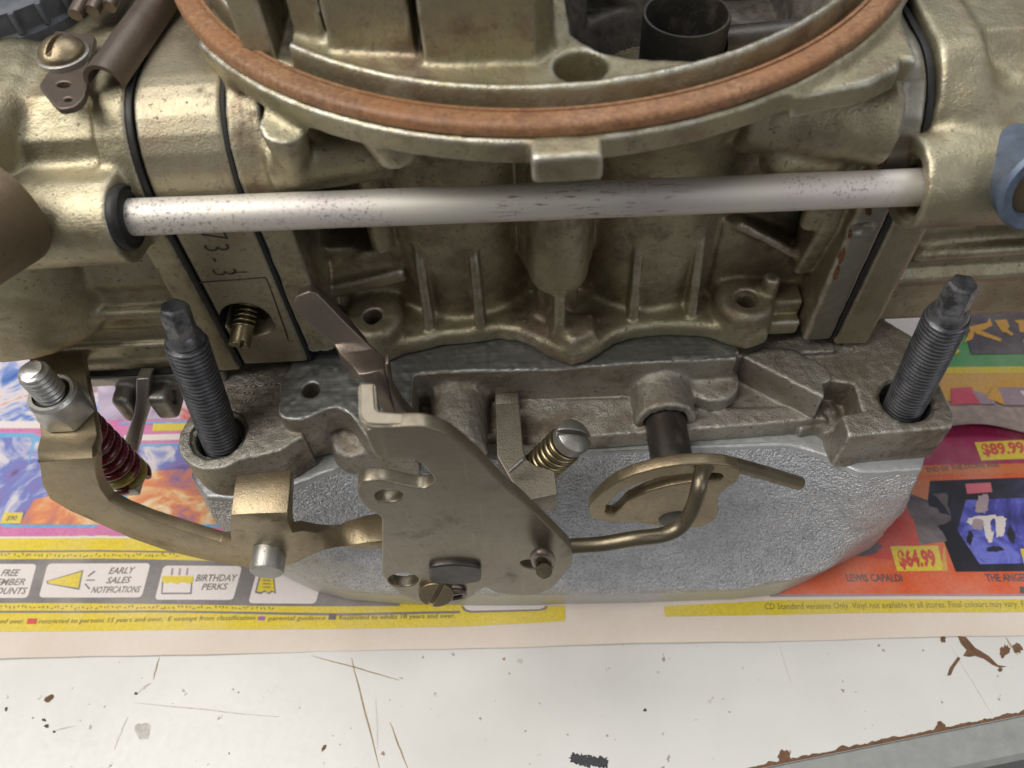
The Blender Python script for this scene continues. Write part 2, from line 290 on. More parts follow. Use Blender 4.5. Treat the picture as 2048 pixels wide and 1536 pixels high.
class Field:
    def __init__(s, lo, hi, h):
        s.lo = np.array(lo, float); s.h = h; s.n = np.ceil((np.array(hi)-s.lo)/h).astype(int)+1
        s.D = np.full(s.n, 6., np.float32); s.ax = [(s.lo[i]+np.arange(s.n[i])*h).astype(np.float32) for i in range(3)]
    def win(s, lo, hi, m):
        a = np.clip(np.floor((np.asarray(lo)-m-s.lo)/s.h).astype(int), 0, s.n); b = np.clip(np.ceil((np.asarray(hi)+m-s.lo)/s.h).astype(int)+1, 0, s.n)
        return tuple(slice(i, j) for i, j in zip(a, b))
    def grid(s, w): return s.ax[0][w[0]][:, None, None], s.ax[1][w[1]][None, :, None], s.ax[2][w[2]][None, None, :]
    def add(s, pr, k=0.):
        f, lo, hi = pr; w = s.win(lo, hi, 2.5*s.h+k+1)
        if any(x.stop <= x.start for x in w): return s
        d = f(*s.grid(w)); a = s.D[w]
        if k > 0: hh = np.maximum(k-np.abs(a-d), 0)/k; s.D[w] = np.minimum(a, d)-hh*hh*k*.25
        else: s.D[w] = np.minimum(a, d)
        return s
    def cut(s, pr, k=0.):
        f, lo, hi = pr; w = s.win(lo, hi, 2.5*s.h+k+1)
        if any(x.stop <= x.start for x in w): return s
        d = -f(*s.grid(w)); a = s.D[w]
        if k > 0: hh = np.maximum(k-np.abs(a-d), 0)/k; s.D[w] = np.maximum(a, d)+hh*hh*k*.25
        else: s.D[w] = np.maximum(a, d)
        return s
    def rough(s, amp, cell, seed=1):
        r = np.random.default_rng(seed); n = np.ceil((s.n*s.h)/cell).astype(int)+3; G = r.standard_normal(n).astype(np.float32)
        ii = [(s.ax[i]-s.lo[i])/cell for i in range(3)]; i0 = [np.floor(a).astype(int) for a in ii]; fr = [(a-b).astype(np.float32) for a, b in zip(ii, i0)]; fr = [a*a*(3-2*a) for a in fr]
        A = G[i0[0]]*(1-fr[0])[:, None, None]+G[i0[0]+1]*fr[0][:, None, None]
        A = A[:, i0[1]]*(1-fr[1])[None, :, None]+A[:, i0[1]+1]*fr[1][None, :, None]
        A = A[:, :, i0[2]]*(1-fr[2])[None, None]+A[:, :, i0[2]+1]*fr[2][None, None]
        s.D += A*amp; return s
    def sample(s, p):
        q = (p-s.lo)/s.h; i = np.clip(np.floor(q).astype(int), 0, s.n-2); f = q-i; o = 0.
        for dx in (0, 1):
            for dy in (0, 1):
                for dz in (0, 1):
                    o = o+s.D[i[:, 0]+dx, i[:, 1]+dy, i[:, 2]+dz]*np.where(dx, f[:, 0], 1-f[:, 0])*np.where(dy, f[:, 1], 1-f[:, 1])*np.where(dz, f[:, 2], 1-f[:, 2])
        return o
    def grad(s, p, e=.6):
        g = np.stack([s.sample(p+np.eye(3)[i]*e*s.h)-s.sample(p-np.eye(3)[i]*e*s.h) for i in range(3)], 1); return g/np.maximum(np.linalg.norm(g, axis=1, keepdims=True), 1e-9)
    def build(s, name, mat, parent, label=None):
        D = s.D; D[0] = D[-1] = 3; D[:, 0] = D[:, -1] = 3; D[:, :, 0] = D[:, :, -1] = 3
        S = D < 0; c = np.zeros(s.n-1, np.int8)
        for d in np.ndindex(2, 2, 2): c += S[d[0]:s.n[0]-1+d[0], d[1]:s.n[1]-1+d[1], d[2]:s.n[2]-1+d[2]]
        cells = np.argwhere((c > 0) & (c < 8)); idm = np.full(s.n-1, -1, np.int32); idm[tuple(cells.T)] = np.arange(len(cells))
        acc = np.zeros((len(cells), 3)); cnt = np.zeros(len(cells)); F = []
        for ax in range(3):
            e = np.eye(3, dtype=int)[ax]; o = [np.eye(3, dtype=int)[i] for i in range(3) if i != ax]
            for k0 in (0, 1):
                for k1 in (0, 1):
                    p0 = cells+k0*o[0]+k1*o[1]; p1 = p0+e; a, b = D[tuple(p0.T)], D[tuple(p1.T)]; m = (a < 0) != (b < 0)
                    t = np.where(m, a/np.where(m, a-b, 1), 0); acc[m] += (p0+t[:, None]*e)[m]; cnt[m] += 1
            sl0 = [slice(1, n-1) for n in s.n]; sl1 = list(sl0); sl0[ax] = slice(0, s.n[ax]-1); sl1[ax] = slice(1, s.n[ax])
            A, B = S[tuple(sl0)], S[tuple(sl1)]; off = np.array([1, 1, 1]); off[ax] = 0
            ed = np.argwhere(A != B)+off; inside = A[A != B]
            q = [idm[tuple((ed-i*o[0]-j*o[1]).T)] for i, j in ((0, 0), (1, 0), (1, 1), (0, 1))]; Q = np.stack(q, 1)
            flip = inside if ax != 1 else ~inside
            Q[~flip] = Q[~flip][:, ::-1]; F.append(Q)
        v = s.lo+acc/cnt[:, None]*s.h; F = np.concatenate(F); F = F[(F >= 0).all(1)]
        for _ in range(2):
            g = s.grad(v); v = v-g*np.clip(s.sample(v), -.4*s.h, .4*s.h)[:, None]
        g = s.grad(v, .8)
        fc = v[F]; nn = np.cross(fc[:, 2]-fc[:, 0], fc[:, 3]-fc[:, 1])
        if (nn*g[F[:, 0]]).sum() < 0: F = F[:, ::-1]
        me = bpy.data.meshes.new(name); me.vertices.add(len(v)); me.vertices.foreach_set('co', v.astype(np.float32).ravel())
        me.loops.add(F.size); me.loops.foreach_set('vertex_index', F.astype(np.int32).ravel()); me.polygons.add(len(F)); me.polygons.foreach_set('loop_start', np.arange(0, F.size, 4, dtype=np.int32))
        me.update(calc_edges=True); me.validate(); me.polygons.foreach_set('use_smooth', [True]*len(me.polygons))
        if len(me.vertices) == len(g): me.normals_split_custom_set_from_vertices(g.tolist())
        return link(name, me, mat, parent, label)
# ---------------------------------------------------------------- mesh helpers
def frame(d, up=(0, 0, 1)):
    d = Vector(d).normalized(); u = Vector(up)
    if abs(d.dot(u)) > .98: u = Vector((0, 1, 0))
    x = u.cross(d).normalized(); return x, d.cross(x), d
def lathe(name, a, d, prof, n=32, up=(0, 0, 1), facets=None):
    """profile [(radius, t)] turned about the axis from a along d"""
    x, y, d = frame(d, up); a = Vector(a); v, f = [], []
    for (r, t) in prof:
        for i in range(n):
            th = 2*math.pi*i/n; v.append(a+d*t+(x*math.cos(th)+y*math.sin(th))*max(r, 1e-3))
    for k in range(len(prof)-1):
        for i in range(n):
            j = (i+1) % n; f.append((k*n+i, k*n+j, (k+1)*n+j, (k+1)*n+i))
    f.append(tuple(range(n))[::-1]); f.append(tuple((len(prof)-1)*n+i for i in range(n)))
    return mesh(name, v, f, 40)
def thread(name, a, d, L, r, pitch, depth, n=40, taper=1.2, per=6):
    x, y, d = frame(d); a = Vector(a); rows = int(L/pitch*per)+1; v, f = [], []
    for k in range(rows):
        t = L*k/(rows-1)
        for i in range(n):
            th = 2*math.pi*i/n; ph = (t/pitch+i/n) % 1; tri = abs(ph*2-1); tri = min(1, max(0, (tri-.15)/.7))
            rr = r-depth*(1-tri); e = min(t, L-t); rr -= max(0, taper-e)*.7
            v.append(a+d*t+(x*math.cos(th)+y*math.sin(th))*rr)
    for k in range(rows-1):
        for i in range(n):
            j = (i+1) % n; f.append((k*n+i, k*n+j, (k+1)*n+j, (k+1)*n+i))
    f.append(tuple(range(n))[::-1]); f.append(tuple((rows-1)*n+i for i in range(n)))
    return mesh(name, v, f, 75)
def spline(pts, n=8):
    p = [Vector(q) for q in pts]; p = [p[0]*2-p[1]]+p+[p[-1]*2-p[-2]]; out = []
    for i in range(1, len(p)-2):
        for k in range(n):
            t = k/n; a, b, c, e = p[i-1], p[i], p[i+1], p[i+2]
            out.append(.5*((2*b)+(c-a)*t+(2*a-5*b+4*c-e)*t*t+(3*b-a-3*c+e)*t**3))
    out.append(p[-2]); return out
def tube(name, path, r, n=16, cap=True, hollow=0.):
    path = [Vector(p) for p in path]; v, f = [], []; x, y, d = frame(path[1]-path[0]); m = len(path)
    for k, p in enumerate(path):
        d2 = (path[min(k+1, m-1)]-path[max(k-1, 0)]).normalized(); x = (x-d2*x.dot(d2)).normalized(); y = d2.cross(x)
        rr = r(k/(m-1)) if callable(r) else r
        for i in range(n):
            th = 2*math.pi*i/n; v.append(p+(x*math.cos(th)+y*math.sin(th))*rr)
    for k in range(m-1):
        for i in range(n):
            j = (i+1) % n; f.append((k*n+i, k*n+j, (k+1)*n+j, (k+1)*n+i))
    if cap: f.append(tuple(range(n))[::-1]); f.append(tuple((m-1)*n+i for i in range(n)))
    return mesh(name, v, f, 50)
def coil(name, a, d, L, R, r, turns, n=10, seg=26, squash=0., R2=None):
    x, y, d = frame(d); a = Vector(a); pts = []; m = int(turns*seg)
    for k in range(m+1):
        th = 2*math.pi*k/seg; s_ = k/m; t = max(0, min(1, (s_-.04)/.92)); RR = R+((R2 or R)-R)*s_
        pts.append(a+d*(L*t)+(x*math.cos(th)+y*math.sin(th))*RR)
    return tube(name, pts, r, n)
def plate(name, outline, t, n=None, holes=(), bevel=.25, res=2):
    """flat sheet cut to 3-D outline (co-planar points), thickness t backwards from the face seen by the camera"""
    pts = np.array([list(p) for p in outline], float); o = pts.mean(0)
    if n is None:
        _, _, vt = np.linalg.svd(pts-o); n = vt[2]
        if n@(CAM-o) < 0: n = -n
    n = np.array(n, float)/np.linalg.norm(n); e1 = pts[1]-pts[0]; e1 = e1-n*(e1@n); e1 /= np.linalg.norm(e1); e2 = np.cross(n, e1)
    o2 = o; rings = []; F = []; V = []; K = max(1, res)
    for li, loop in enumerate([pts]+[np.array([list(p) for p in h]) for h in holes]):
        q = np.stack([(loop-o)@e1, (loop-o)@e2], 1); keep = [i for i in range(len(q)) if np.linalg.norm(q[i]-q[i-1]) > .03]; q = q[keep]
        ar = .5*np.sum(q[:, 0]*np.roll(q[:, 1], -1)-np.roll(q[:, 0], -1)*q[:, 1])
        if (ar < 0) != (li > 0): q = q[::-1]
        d1 = q-np.roll(q, 1, 0); d2 = np.roll(q, -1, 0)-q; n1 = np.stack([-d1[:, 1], d1[:, 0]], 1)/np.linalg.norm(d1, axis=1, keepdims=True); n2 = np.stack([-d2[:, 1], d2[:, 0]], 1)/np.linalg.norm(d2, axis=1, keepdims=True)
        nv = n1+n2; nv /= np.maximum(np.linalg.norm(nv, axis=1, keepdims=True), .3); m = len(q); ids = []
        prof = [(bevel*(1-math.sin(math.pi/2*k/K)), -bevel*(1-math.cos(math.pi/2*k/K))) for k in range(K+1)]
        prof = prof+[(r_, -t-h_) for r_, h_ in prof[::-1]]
        for ins, dep in prof:
            base = len(V); ids.append(base)
            for i in range(m): c = q[i]+nv[i]*ins; V.append(o+e1*c[0]+e2*c[1]+n*dep)
        for k in range(len(ids)-1):
            for i in range(m): j = (i+1) % m; F.append((ids[k]+i, ids[k+1]+i, ids[k+1]+j, ids[k]+j))
        rings.append((ids[0], ids[-1], m, q+nv*bevel))
    from mathutils.geometry import tessellate_polygon
    tri = tessellate_polygon([[Vector((c[0], c[1], 0)) for c in r[3]] for r in rings]); f0 = [r[0]+i for r in rings for i in range(r[2])]; f1 = [r[1]+i for r in rings for i in range(r[2])]
    nside = len(F)
    for tr_ in tri: F.append(tuple(f0[i] for i in tr_)); F.append(tuple(f1[i] for i in tr_[::-1]))
    bm = bmesh.new(); bv = [bm.verts.new(Vector(p)) for p in V]
    for k_, q_ in enumerate(F):
        try: bm.faces.new([bv[i] for i in q_]).material_index = int(k_ >= nside)
        except ValueError: pass
    me = bm_mesh(name, bm, 38)
    for p_ in me.polygons:
        if p_.material_index: p_.use_smooth = False; p_.material_index = 0
    return me
def rounded(pts, r=1., n=5):
    """polygon with its corners rounded"""
    pts = [np.array(list(p), float) for p in pts]; out = []; N = len(pts)
    for i in range(N):
        a, b, c = pts[i-1], pts[i], pts[(i+1) % N]; rr = r[i] if isinstance(r, (list, tuple)) else r
        if rr <= 0: out.append(b); continue
        la, lc = np.linalg.norm(a-b), np.linalg.norm(c-b); k = min(rr, la*.48, lc*.48); p, q = b+(a-b)/la*k, b+(c-b)/lc*k
        for t in np.linspace(0, 1, n): out.append((1-t)**2*p+2*t*(1-t)*b+t*t*q)
    return out
def box_mesh(name, lo, hi, bev=.3, seg=2):
    bm = bmesh.new(); bmesh.ops.create_cube(bm, size=1); lo, hi = Vector(lo), Vector(hi)
    for v in bm.verts: v.co = Vector([lo[i]+(v.co[i]+.5)*(hi[i]-lo[i]) for i in range(3)])
    if bev: bmesh.ops.bevel(bm, geom=bm.edges[:], offset=bev, segments=seg, affect='EDGES', profile=.5)
    return bm_mesh(name, bm)
def quads_solid(name, rows, t, bev=.25, sub=0):
    """sheet-metal strip: rows of 3-D points, thickened away from the camera side"""
    v = [p for r in rows for p in r]; n = len(rows[0]); f = [(k*n+i, k*n+i+1, (k+1)*n+i+1, (k+1)*n+i) for k in range(len(rows)-1) for i in range(n-1)]
    return solid(name, v, f, t, bev)
def solid(name, v, f, t, bev=.25):
    bm = bmesh.new(); vs = [bm.verts.new(Vector([float(c) for c in p])) for p in v]
    for q in f: bm.faces.new([vs[i] for i in q])
    bm.verts.ensure_lookup_table(); bmesh.ops.recalc_face_normals(bm, faces=bm.faces); bm.faces.ensure_lookup_table(); bm.normal_update()
    s_ = sum((fc.normal.dot(Vector(CAM)-fc.calc_center_median()))*fc.calc_area() for fc in bm.faces)
    if s_ < 0: bmesh.ops.reverse_faces(bm, faces=bm.faces)
    bm.normal_update(); nv = {x: x.normal.copy() for x in bm.verts}; fs = bm.faces[:]; bd = [e for e in bm.edges if e.is_boundary]
    back = {x: bm.verts.new(x.co-nv[x]*t) for x in bm.verts[:]}
    for fc in fs: bm.faces.new([back[x] for x in reversed(fc.verts)])
    for e in bd:
        a, b = e.verts; l = e.link_loops[0]; a, b = l.vert, l.link_loop_next.vert; bm.faces.new([b, a, back[a], back[b]])
    bmesh.ops.recalc_face_normals(bm, faces=bm.faces)
    if bev:
        bm.normal_update(); es = [e for e in bm.edges if len(e.link_faces) == 2 and e.calc_face_angle(0) > .7]; bmesh.ops.bevel(bm, geom=es, offset=bev, segments=2, affect='EDGES', profile=.5, clamp_overlap=True)
    return bm_mesh(name, bm, 50)
def text_mesh(name, txt, origin, ex, ey, en, size, shear=0., extrude=0., bold=0., width=None, res=2):
    cu = bpy.data.curves.new(name, 'FONT'); cu.body = txt; cu.size = 1; cu.shear = shear; cu.extrude = 0; cu.offset = bold; cu.resolution_u = res
    ob = bpy.data.objects.new(name, cu); me = bpy.data.meshes.new_from_object(ob); bpy.data.objects.remove(ob); bpy.data.curves.remove(cu)
    co = np.empty(len(me.vertices)*3, np.float32); me.vertices.foreach_get('co', co); co = co.reshape(-1, 3)
    x0, x1 = co[:, 0].min(), co[:, 0].max(); sx = (width/(x1-x0)) if width else size; sy = size/.70
    ex, ey, en, o = (np.asarray(list(a), float) for a in (ex, ey, en, origin))
    new = o+np.outer((co[:, 0]-x0)*sx, ex)+np.outer(co[:, 1]*sy, ey); me.vertices.foreach_set('co', new.astype(np.float32).ravel()); me.update()
    if extrude:
        bm = bmesh.new(); bm.from_mesh(me); g = bmesh.ops.extrude_face_region(bm, geom=bm.faces[:]); vs = [x for x in g['geom'] if isinstance(x, bmesh.types.BMVert)]
        bmesh.ops.translate(bm, verts=vs, vec=Vector(en)*extrude); bpy.data.meshes.remove(me); return bm_mesh(name, bm)
    return me

def slotted(name, a, d, r, h, dome, slot_dir, mat, parent, sw=.45, depth=1.1, shank=2.0, hh=.17, taper=0.):
    """screw head with a real slot, built as a small field in its own axes"""
    a = Vector(a); d = Vector(d).normalized(); sx = Vector(slot_dir); sx = (sx-d*sx.dot(d)).normalized(); sy = d.cross(sx)
    f = Field((-r-1, -r-1, -shank-1), (r+1, r+1, h+dome+1), hh); f.add(s_cyl((0, 0, 0), (0, 0, h), r-taper, r, .25))
    if dome: R_ = (r*r+dome*dome)/(2*dome); g0 = lambda X, Y, Z: np.maximum(np.sqrt(X*X+Y*Y+(Z-(h+dome-R_)-.0)**2)-R_, np.maximum(np.sqrt(X*X+Y*Y)-r+.1, h-.4-Z)); f.add((g0, np.array((-r, -r, 0.)), np.array((r, r, h+dome))), .3)
    f.add(s_cyl((0, 0, -shank), (0, 0, .5), r*.5)); f.cut(s_box((-r-1, -sw, h+dome-depth), (r+1, sw, h+dome+2)), .1)
    o = f.build(name, mat, parent); o.data.transform(Matrix(((sx.x, sy.x, d.x, a.x), (sx.y, sy.y, d.y, a.y), (sx.z, sy.z, d.z, a.z), (0, 0, 0, 1))))
    o.data.normals_split_custom_set_from_vertices([v.normal for v in o.data.vertices]) if False else None
    return o
def arcprof(y0, z0, y1, z1, n=9):
    return [(y1-(y1-y0)*math.cos(t), z0+(z1-z0)*math.sin(t)) for t in np.linspace(0, math.pi/2, n)]
# ---------------------------------------------------------------- workbench
ZT, ZP = -55.6, -55.0
bench_o = thing('workbench', 'white painted bench top with scratches, dark specks and a chipped front edge', 'workbench', (0, -60, ZT))
eA, eB = P(1380, 1560, z=ZT)[:2], P(2048, 1425, z=ZT)[:2]; ed = (eB-eA)/np.linalg.norm(eB-eA); en_ = np.array([ed[1], -ed[0]])
def bench_mesh():
    a, b = eA-ed*700, eA+ed*700; back = -en_*900
    rows = [(a, b, 0), (a+en_*.5, b+en_*.5, -.35), (a+en_*.55, b+en_*.55, -1.2), (a+en_*.56, b+en_*.56, -26)]
    v = [(*(a+back), ZT), (*(b+back), ZT)]+[(*q, ZT+z) for r in rows for q, z in ((r[0], r[2]), (r[1], r[2]))]
    f = [(2*k, 2*k+1, 2*k+3, 2*k+2) for k in range(len(rows))]
    return mesh('bench_top', v, f, 30)
link('bench_top', bench_mesh(), 'bench_paint', bench_o)
simple('bench_edge', (.30, .31, .30), .5, 0, .3, .12, .05)
simple('bare_board', (.16, .085, .045), .85, 0, .9, .4, .2, 1.4)
simple('marker_ink', (.035, .037, .045), .6, 0, 2., .5)
simple('scratch_brown', (.34, .24, .14), .7); simple('scratch_grey', (.56, .54, .50), .7)
# edge band: a strip a little in front of the top, dark chipped board showing between
a, b = eA+en_*.62-ed*700, eA+en_*.62+ed*700
v = [(*a, ZT-.9), (*b, ZT-.9), (*(a+en_*7), ZT-1.1), (*(b+en_*7), ZT-1.1), (*(a+en_*8.2), ZT-2.2), (*(b+en_*8.2), ZT-2.2), (*(a+en_*8.4), ZT-26), (*(b+en_*8.4), ZT-26)]
link('edge_band', mesh('edge_band', v, [(0, 1, 3, 2), (2, 3, 5, 4), (4, 5, 7, 6)], 30), 'bench_edge', bench_o)
def strip_chip(t0, t1, n, wmax, z, seed, base=.6):
    r = np.random.default_rng(seed); v, f = [], []; wd = np.abs(np.convolve(r.standard_normal(n+8), np.ones(4)/2.4, 'same')[4:-4])
    for i in range(n):
        t = t0+(t1-t0)*i/(n-1); o = eA+ed*t; k = base+wd[i]*wmax
        v += [(*(o-en_*k), z), (*(o+en_*.45), z)]
    f = [(2*i, 2*i+1, 2*i+3, 2*i+2) for i in range(n-1)]; return mesh('edge_chip', v, f)
link('edge_chip', strip_chip(-30, 130, 260, .32, ZT+.03, 3, .05), 'bare_board', bench_o)
def flat_px(name, pts, mat, parent, z, sub=0, label=None):
    v = [P(u, q, z=z) for u, q in pts]; me = mesh(name, v, [tuple(range(len(v)))]); return link(name, me, mat, parent, label)
def blob(u, v, a, b, ang, seed, n=18, jag=.3):
    r = np.random.default_rng(seed); out = []; c, s_ = math.cos(math.radians(ang)), math.sin(math.radians(ang))
    for i in range(n):
        th = 2*math.pi*i/n; k = 1+jag*r.uniform(-1, 1); x, y = a*math.cos(th)*k, b*math.sin(th)*k; out.append((u+c*x-s_*y, v+s_*x+c*y))
    return out
for k, (u, v_, a_, b_, g) in enumerate([(2010, 1302, 9, 13, 20), (2035, 1296, 10, 10, 0), (2000, 1340, 5, 4, 0), (1886, 1278, 6, 8, 0), (1568, 1513, 11, 12, -25), (1881, 1453, 9, 9, -20), (1764, 1482, 7, 4, -12), (1784, 1270, 4, 3, 10)]):
    flat_px('paint_chip', blob(u, v_, a_, b_, g, k), 'bare_board', bench_o, ZT+.055)
flat_px('paint_chip', [(1915, 1272), (1932, 1274), (1950, 1295), (1978, 1312), (1996, 1330), (2014, 1333), (2000, 1336), (1985, 1330), (1968, 1318), (1950, 1312), (1938, 1314), (1926, 1312), (1933, 1300), (1922, 1288)], 'bare_board', bench_o, ZT+.03)
flat_px('paint_chip', [(1916, 1313), (1921, 1317), (1908, 1336), (1902, 1350), (1894, 1352), (1899, 1336)], 'bare_board', bench_o, ZT+.03)
for k in range(5):
    flat_px('ink_scribble', blob(1150+k*14, 1516+[0, 2, 5, 9, 10][k]+rng.uniform(-2, 2), 13, [10, 12, 11, 9, 12][k], 15, 40+k, 26, .35), 'marker_ink', bench_o, ZT+.03+.004*k)
def line_px(pts, w_, mat, z=ZT+.02, nm='scratch', parent=None):
    pts = np.array(pts, float); d = np.gradient(pts, axis=0); d /= np.linalg.norm(d, axis=1, keepdims=True)+1e-9; nrm = np.stack([-d[:, 1], d[:, 0]], 1)
    m = len(pts); ww = [w_*(.25+.75*math.sin(math.pi*(i+.5)/m)) for i in range(m)]
    v = [P(*(p+nn*k/2), z=z) for p, nn, k in zip(pts, nrm, ww)]+[P(*(p-nn*k/2), z=z) for p, nn, k in zip(pts, nrm, ww)]
    return link(nm, mesh(nm, v, [(i, i+1, m+i+1, m+i) for i in range(m-1)]), mat, parent or bench_o)
def wig(a, b, n=9, amp=1.2, seed=0):
    r = np.random.default_rng(seed); a, b = np.array(a, float), np.array(b, float); return [a+(b-a)*t+r.uniform(-amp, amp, 2) for t in np.linspace(0, 1, n)]
for k, (a, b, w_, m) in enumerate([((703, 1316), (758, 1536), 3.6, 'scratch_brown'), ((752, 1390), (756, 1500), 2.4, 'scratch_grey'), ((780, 1445), (815, 1536), 3.2, 'scratch_brown'), ((625, 1312), (800, 1360), 2.6, 'scratch_brown'),
        ((318, 1315), (306, 1358), 3.0, 'scratch_brown'), ((302, 1366), (274, 1386), 5, 'scratch_grey'), ((270, 1406), (560, 1434), 2.6, 'scratch_grey'), ((256, 1432), (228, 1500), 3.2, 'scratch_grey'), ((105, 1462), (150, 1452), 3, 'scratch_grey'),
        ((1558, 1290), (1582, 1366), 3, 'scratch_grey'), ((2010, 1275), (2036, 1310), 3, 'scratch_brown'), ((1900, 1290), (1985, 1430), 1.8, 'scratch_grey')]):
    line_px(wig(a, b, 9, 1., k), w_, m)
for k in range(12):
    u, v_ = rng.uniform(5, 1700), rng.uniform(1335, 1530)
    if v_ > 1536-(u-1380)*.2-20 and u > 1350: continue
    flat_px('paint_speck', blob(u, v_, rng.uniform(1.2, 2.8), rng.uniform(1., 2.2), rng.uniform(0, 180), 100+k, 8, .4), rng.choice(['scratch_brown', 'marker_ink', 'scratch_grey']), bench_o, ZT+.04)
for k, (u, v_, a_, b_, g, m) in enumerate([(98, 1397, 10, 6, -25, 'bare_board'), (12, 1418, 3.5, 4, 0, 'marker_ink'), (88, 1440, 4, 3, 0, 'marker_ink'), (93, 1452, 5, 4, 0, 'marker_ink'), (108, 1463, 3, 3, 0, 'marker_ink'), (272, 1387, 3.5, 3, 0, 'marker_ink'), (648, 1495, 9, 3, -50, 'bare_board'), (766, 1507, 4, 4, 0, 'scratch_brown'), (1040, 1322, 6, 5, 0, 'scratch_grey'), (1008, 1318, 3, 3, 0, 'scratch_brown'), (285, 1460, 16, 18, 30, 'scratch_grey'), (1290, 1420, 4, 3, 0, 'marker_ink'), (1420, 1405, 3, 3, 0, 'scratch_grey'), (1316, 1345, 3, 4, 0, 'scratch_grey')]):
    flat_px('paint_speck', blob(u, v_, a_, b_, g, 300+k, 14, .3), m, bench_o, ZT+.045)
# ---------------------------------------------------------------- sales catalogue under the manifold
def HP(x, y):
    """gentle ripple of the newsprint"""
    return .28*math.sin(x*.045+.6)*math.cos(y*.03+.3)+.16*math.sin(x*.11+y*.05)+.45*math.exp(-((x-6)/9)**2)*math.exp(-((y+26)/16)**2)
cat_o = thing('sales_catalogue', 'open newsprint sales catalogue with yellow footer and price tags spread under the silver manifold', 'catalogue', (0, 20, ZP))
def on_paper(p, lift=0.): return (p[0], p[1], ZP+HP(p[0], p[1])+lift)
pA, pB = P(0, 1318, z=ZP), P(2048, 1270, z=ZP); pd = (pB-pA)/np.linalg.norm(pB-pA); pn = np.array([-pd[1], pd[0], 0])
def page(s0, s1, name):
    n, m = 46, 40; v, f = [], []
    for j in range(m+1):
        for i in range(n+1):
            s_ = s0+(s1-s0)*i/n; t = 230*(j/m)**1.5; q = pA+pd*s_+pn*(t+(.12*math.sin(s_*.09)+.05*math.sin(s_*.33) if j == 0 else 0)); v.append(on_paper(q))
    for j in range(m):
        for i in range(n): a = j*(n+1)+i; f.append((a, a+1, a+n+2, a+n+1))
    return mesh(name, v, f)
gut = float(np.dot(P(1232, 1285, z=ZP)-pA, pd))
pageL = link('page', page(-90, gut, 'page'), 'newsprint', cat_o); pageR = link('page', page(gut, 380, 'page'), 'newsprint', cat_o)
LY = {}
def printed(name, pts, mat, page_, layer=1, cuts=0, label=None):
    """flat print: outline in photo pixels dropped on the sheet, cut finely so that it follows the ripple"""
    v = [P(u, q, z=ZP) for u, q in pts]; bm = bmesh.new(); fc = bm.faces.new([bm.verts.new(Vector(p)) for p in v])
    bmesh.ops.triangulate(bm, faces=bm.faces[:])
    for _ in range(6):
        es = [e for e in bm.edges if e.calc_length() > 6]
        if not es: break
        bmesh.ops.subdivide_edges(bm, edges=es, cuts=1); bmesh.ops.triangulate(bm, faces=[q for q in bm.faces if len(q.verts) > 3])
    for q in bm.verts: q.co = Vector(on_paper(q.co, .10+.035*layer))
    for q in bm.faces:
        q.normal_update()
        if q.normal.z < 0: q.normal_flip()
    me = bpy.data.meshes.new(name); bm.to_mesh(me); bm.free(); smooth(me, 60); return link(name, me, mat, page_, label)
def words(txt, p0, p1, h, mat, page_, layer=3, shear=0., bold=0.):
    """line of print between two baseline pixels, h = cap height in pixels"""
    a, b = P(*p0, z=ZP), P(*p1, z=ZP); ex = (b-a); wd = np.linalg.norm(ex); ex = ex/wd; mid = ((p0[0]+p1[0])/2, (p0[1]+p1[1])/2)
    hh = np.linalg.norm(P(mid[0], mid[1]-h, z=ZP)-P(*mid, z=ZP)); ey = np.cross((0, 0, 1), ex)
    me = text_mesh('lettering', txt, a, ex, ey, (0, 0, 1), hh, shear, 0, bold, wd)
    for q in me.vertices: q.co = Vector(on_paper(q.co, .10+.035*layer))
    return link('lettering', me, mat, page_)
def rect(u0, v0, u1, v1, sk=0., rr=0.): 
    pts = [(u0+sk, v0), (u1+sk, v0), (u1-sk, v1), (u0-sk, v1)]
    return [tuple(p) for p in rounded(pts, rr, 5)] if rr else pts
def band(v0l, v0r, v1l, v1r, u0, u1, n=1): return [(u0, v0l), (u1, v0r), (u1, v1r), (u0, v1l)]
# left page
printed('footer_band', [(-320, 1195), (500, 1200), (1130, 1213), (1130, 1243), (900, 1254), (500, 1259), (0, 1264), (-320, 1264)], 'ink_yellow', pageL, 1)
printed('footer_band', [(-320, 1080), (300, 1070), (520, 1090), (820, 1140), (820, 1228), (500, 1226), (-320, 1226)], 'ink_yellow', pageL, 2)
printed('grey_band', [(-320, 1122), (200, 1118), (560, 1126), (800, 1140), (800, 1212), (500, 1212), (150, 1207), (-320, 1208)], 'ink_grey', pageL, 3)
printed('grey_rule', [(-320, 1104), (200, 1101), (480, 1107), (480, 1110), (200, 1104.5), (-320, 1108)], 'ink_grey', pageL, 3)
printed('grey_rule', [(-320, 1223), (300, 1222), (700, 1226), (920, 1222), (920, 1227), (700, 1231), (300, 1226), (-320, 1228)], 'ink_grey', pageL, 3)
printed('pink_band', [(-320, 1050), (200, 1049), (420, 1054), (560, 1070), (420, 1078), (200, 1074), (-320, 1077)], 'ink_pink', pageL, 2)
printed('white_rule', [(-320, 1076), (200, 1073), (420, 1077), (420, 1080), (200, 1077), (-320, 1080)], 'ink_white', pageL, 3)
for k in range(70):
    u = -20+k*8.2; top = k % 2
    for vv in (1112-.3*abs(u-200)*.02, 1216):
        q = rng.uniform(-2, 2); printed('footer_doodle', blob(u+q, vv+rng.uniform(-2.5, 2.5), 3.2, 1.2, rng.uniform(0, 180), k, 6, .2), 'ink_olive', pageL, 4) if u < 470 or vv > 1200 else None
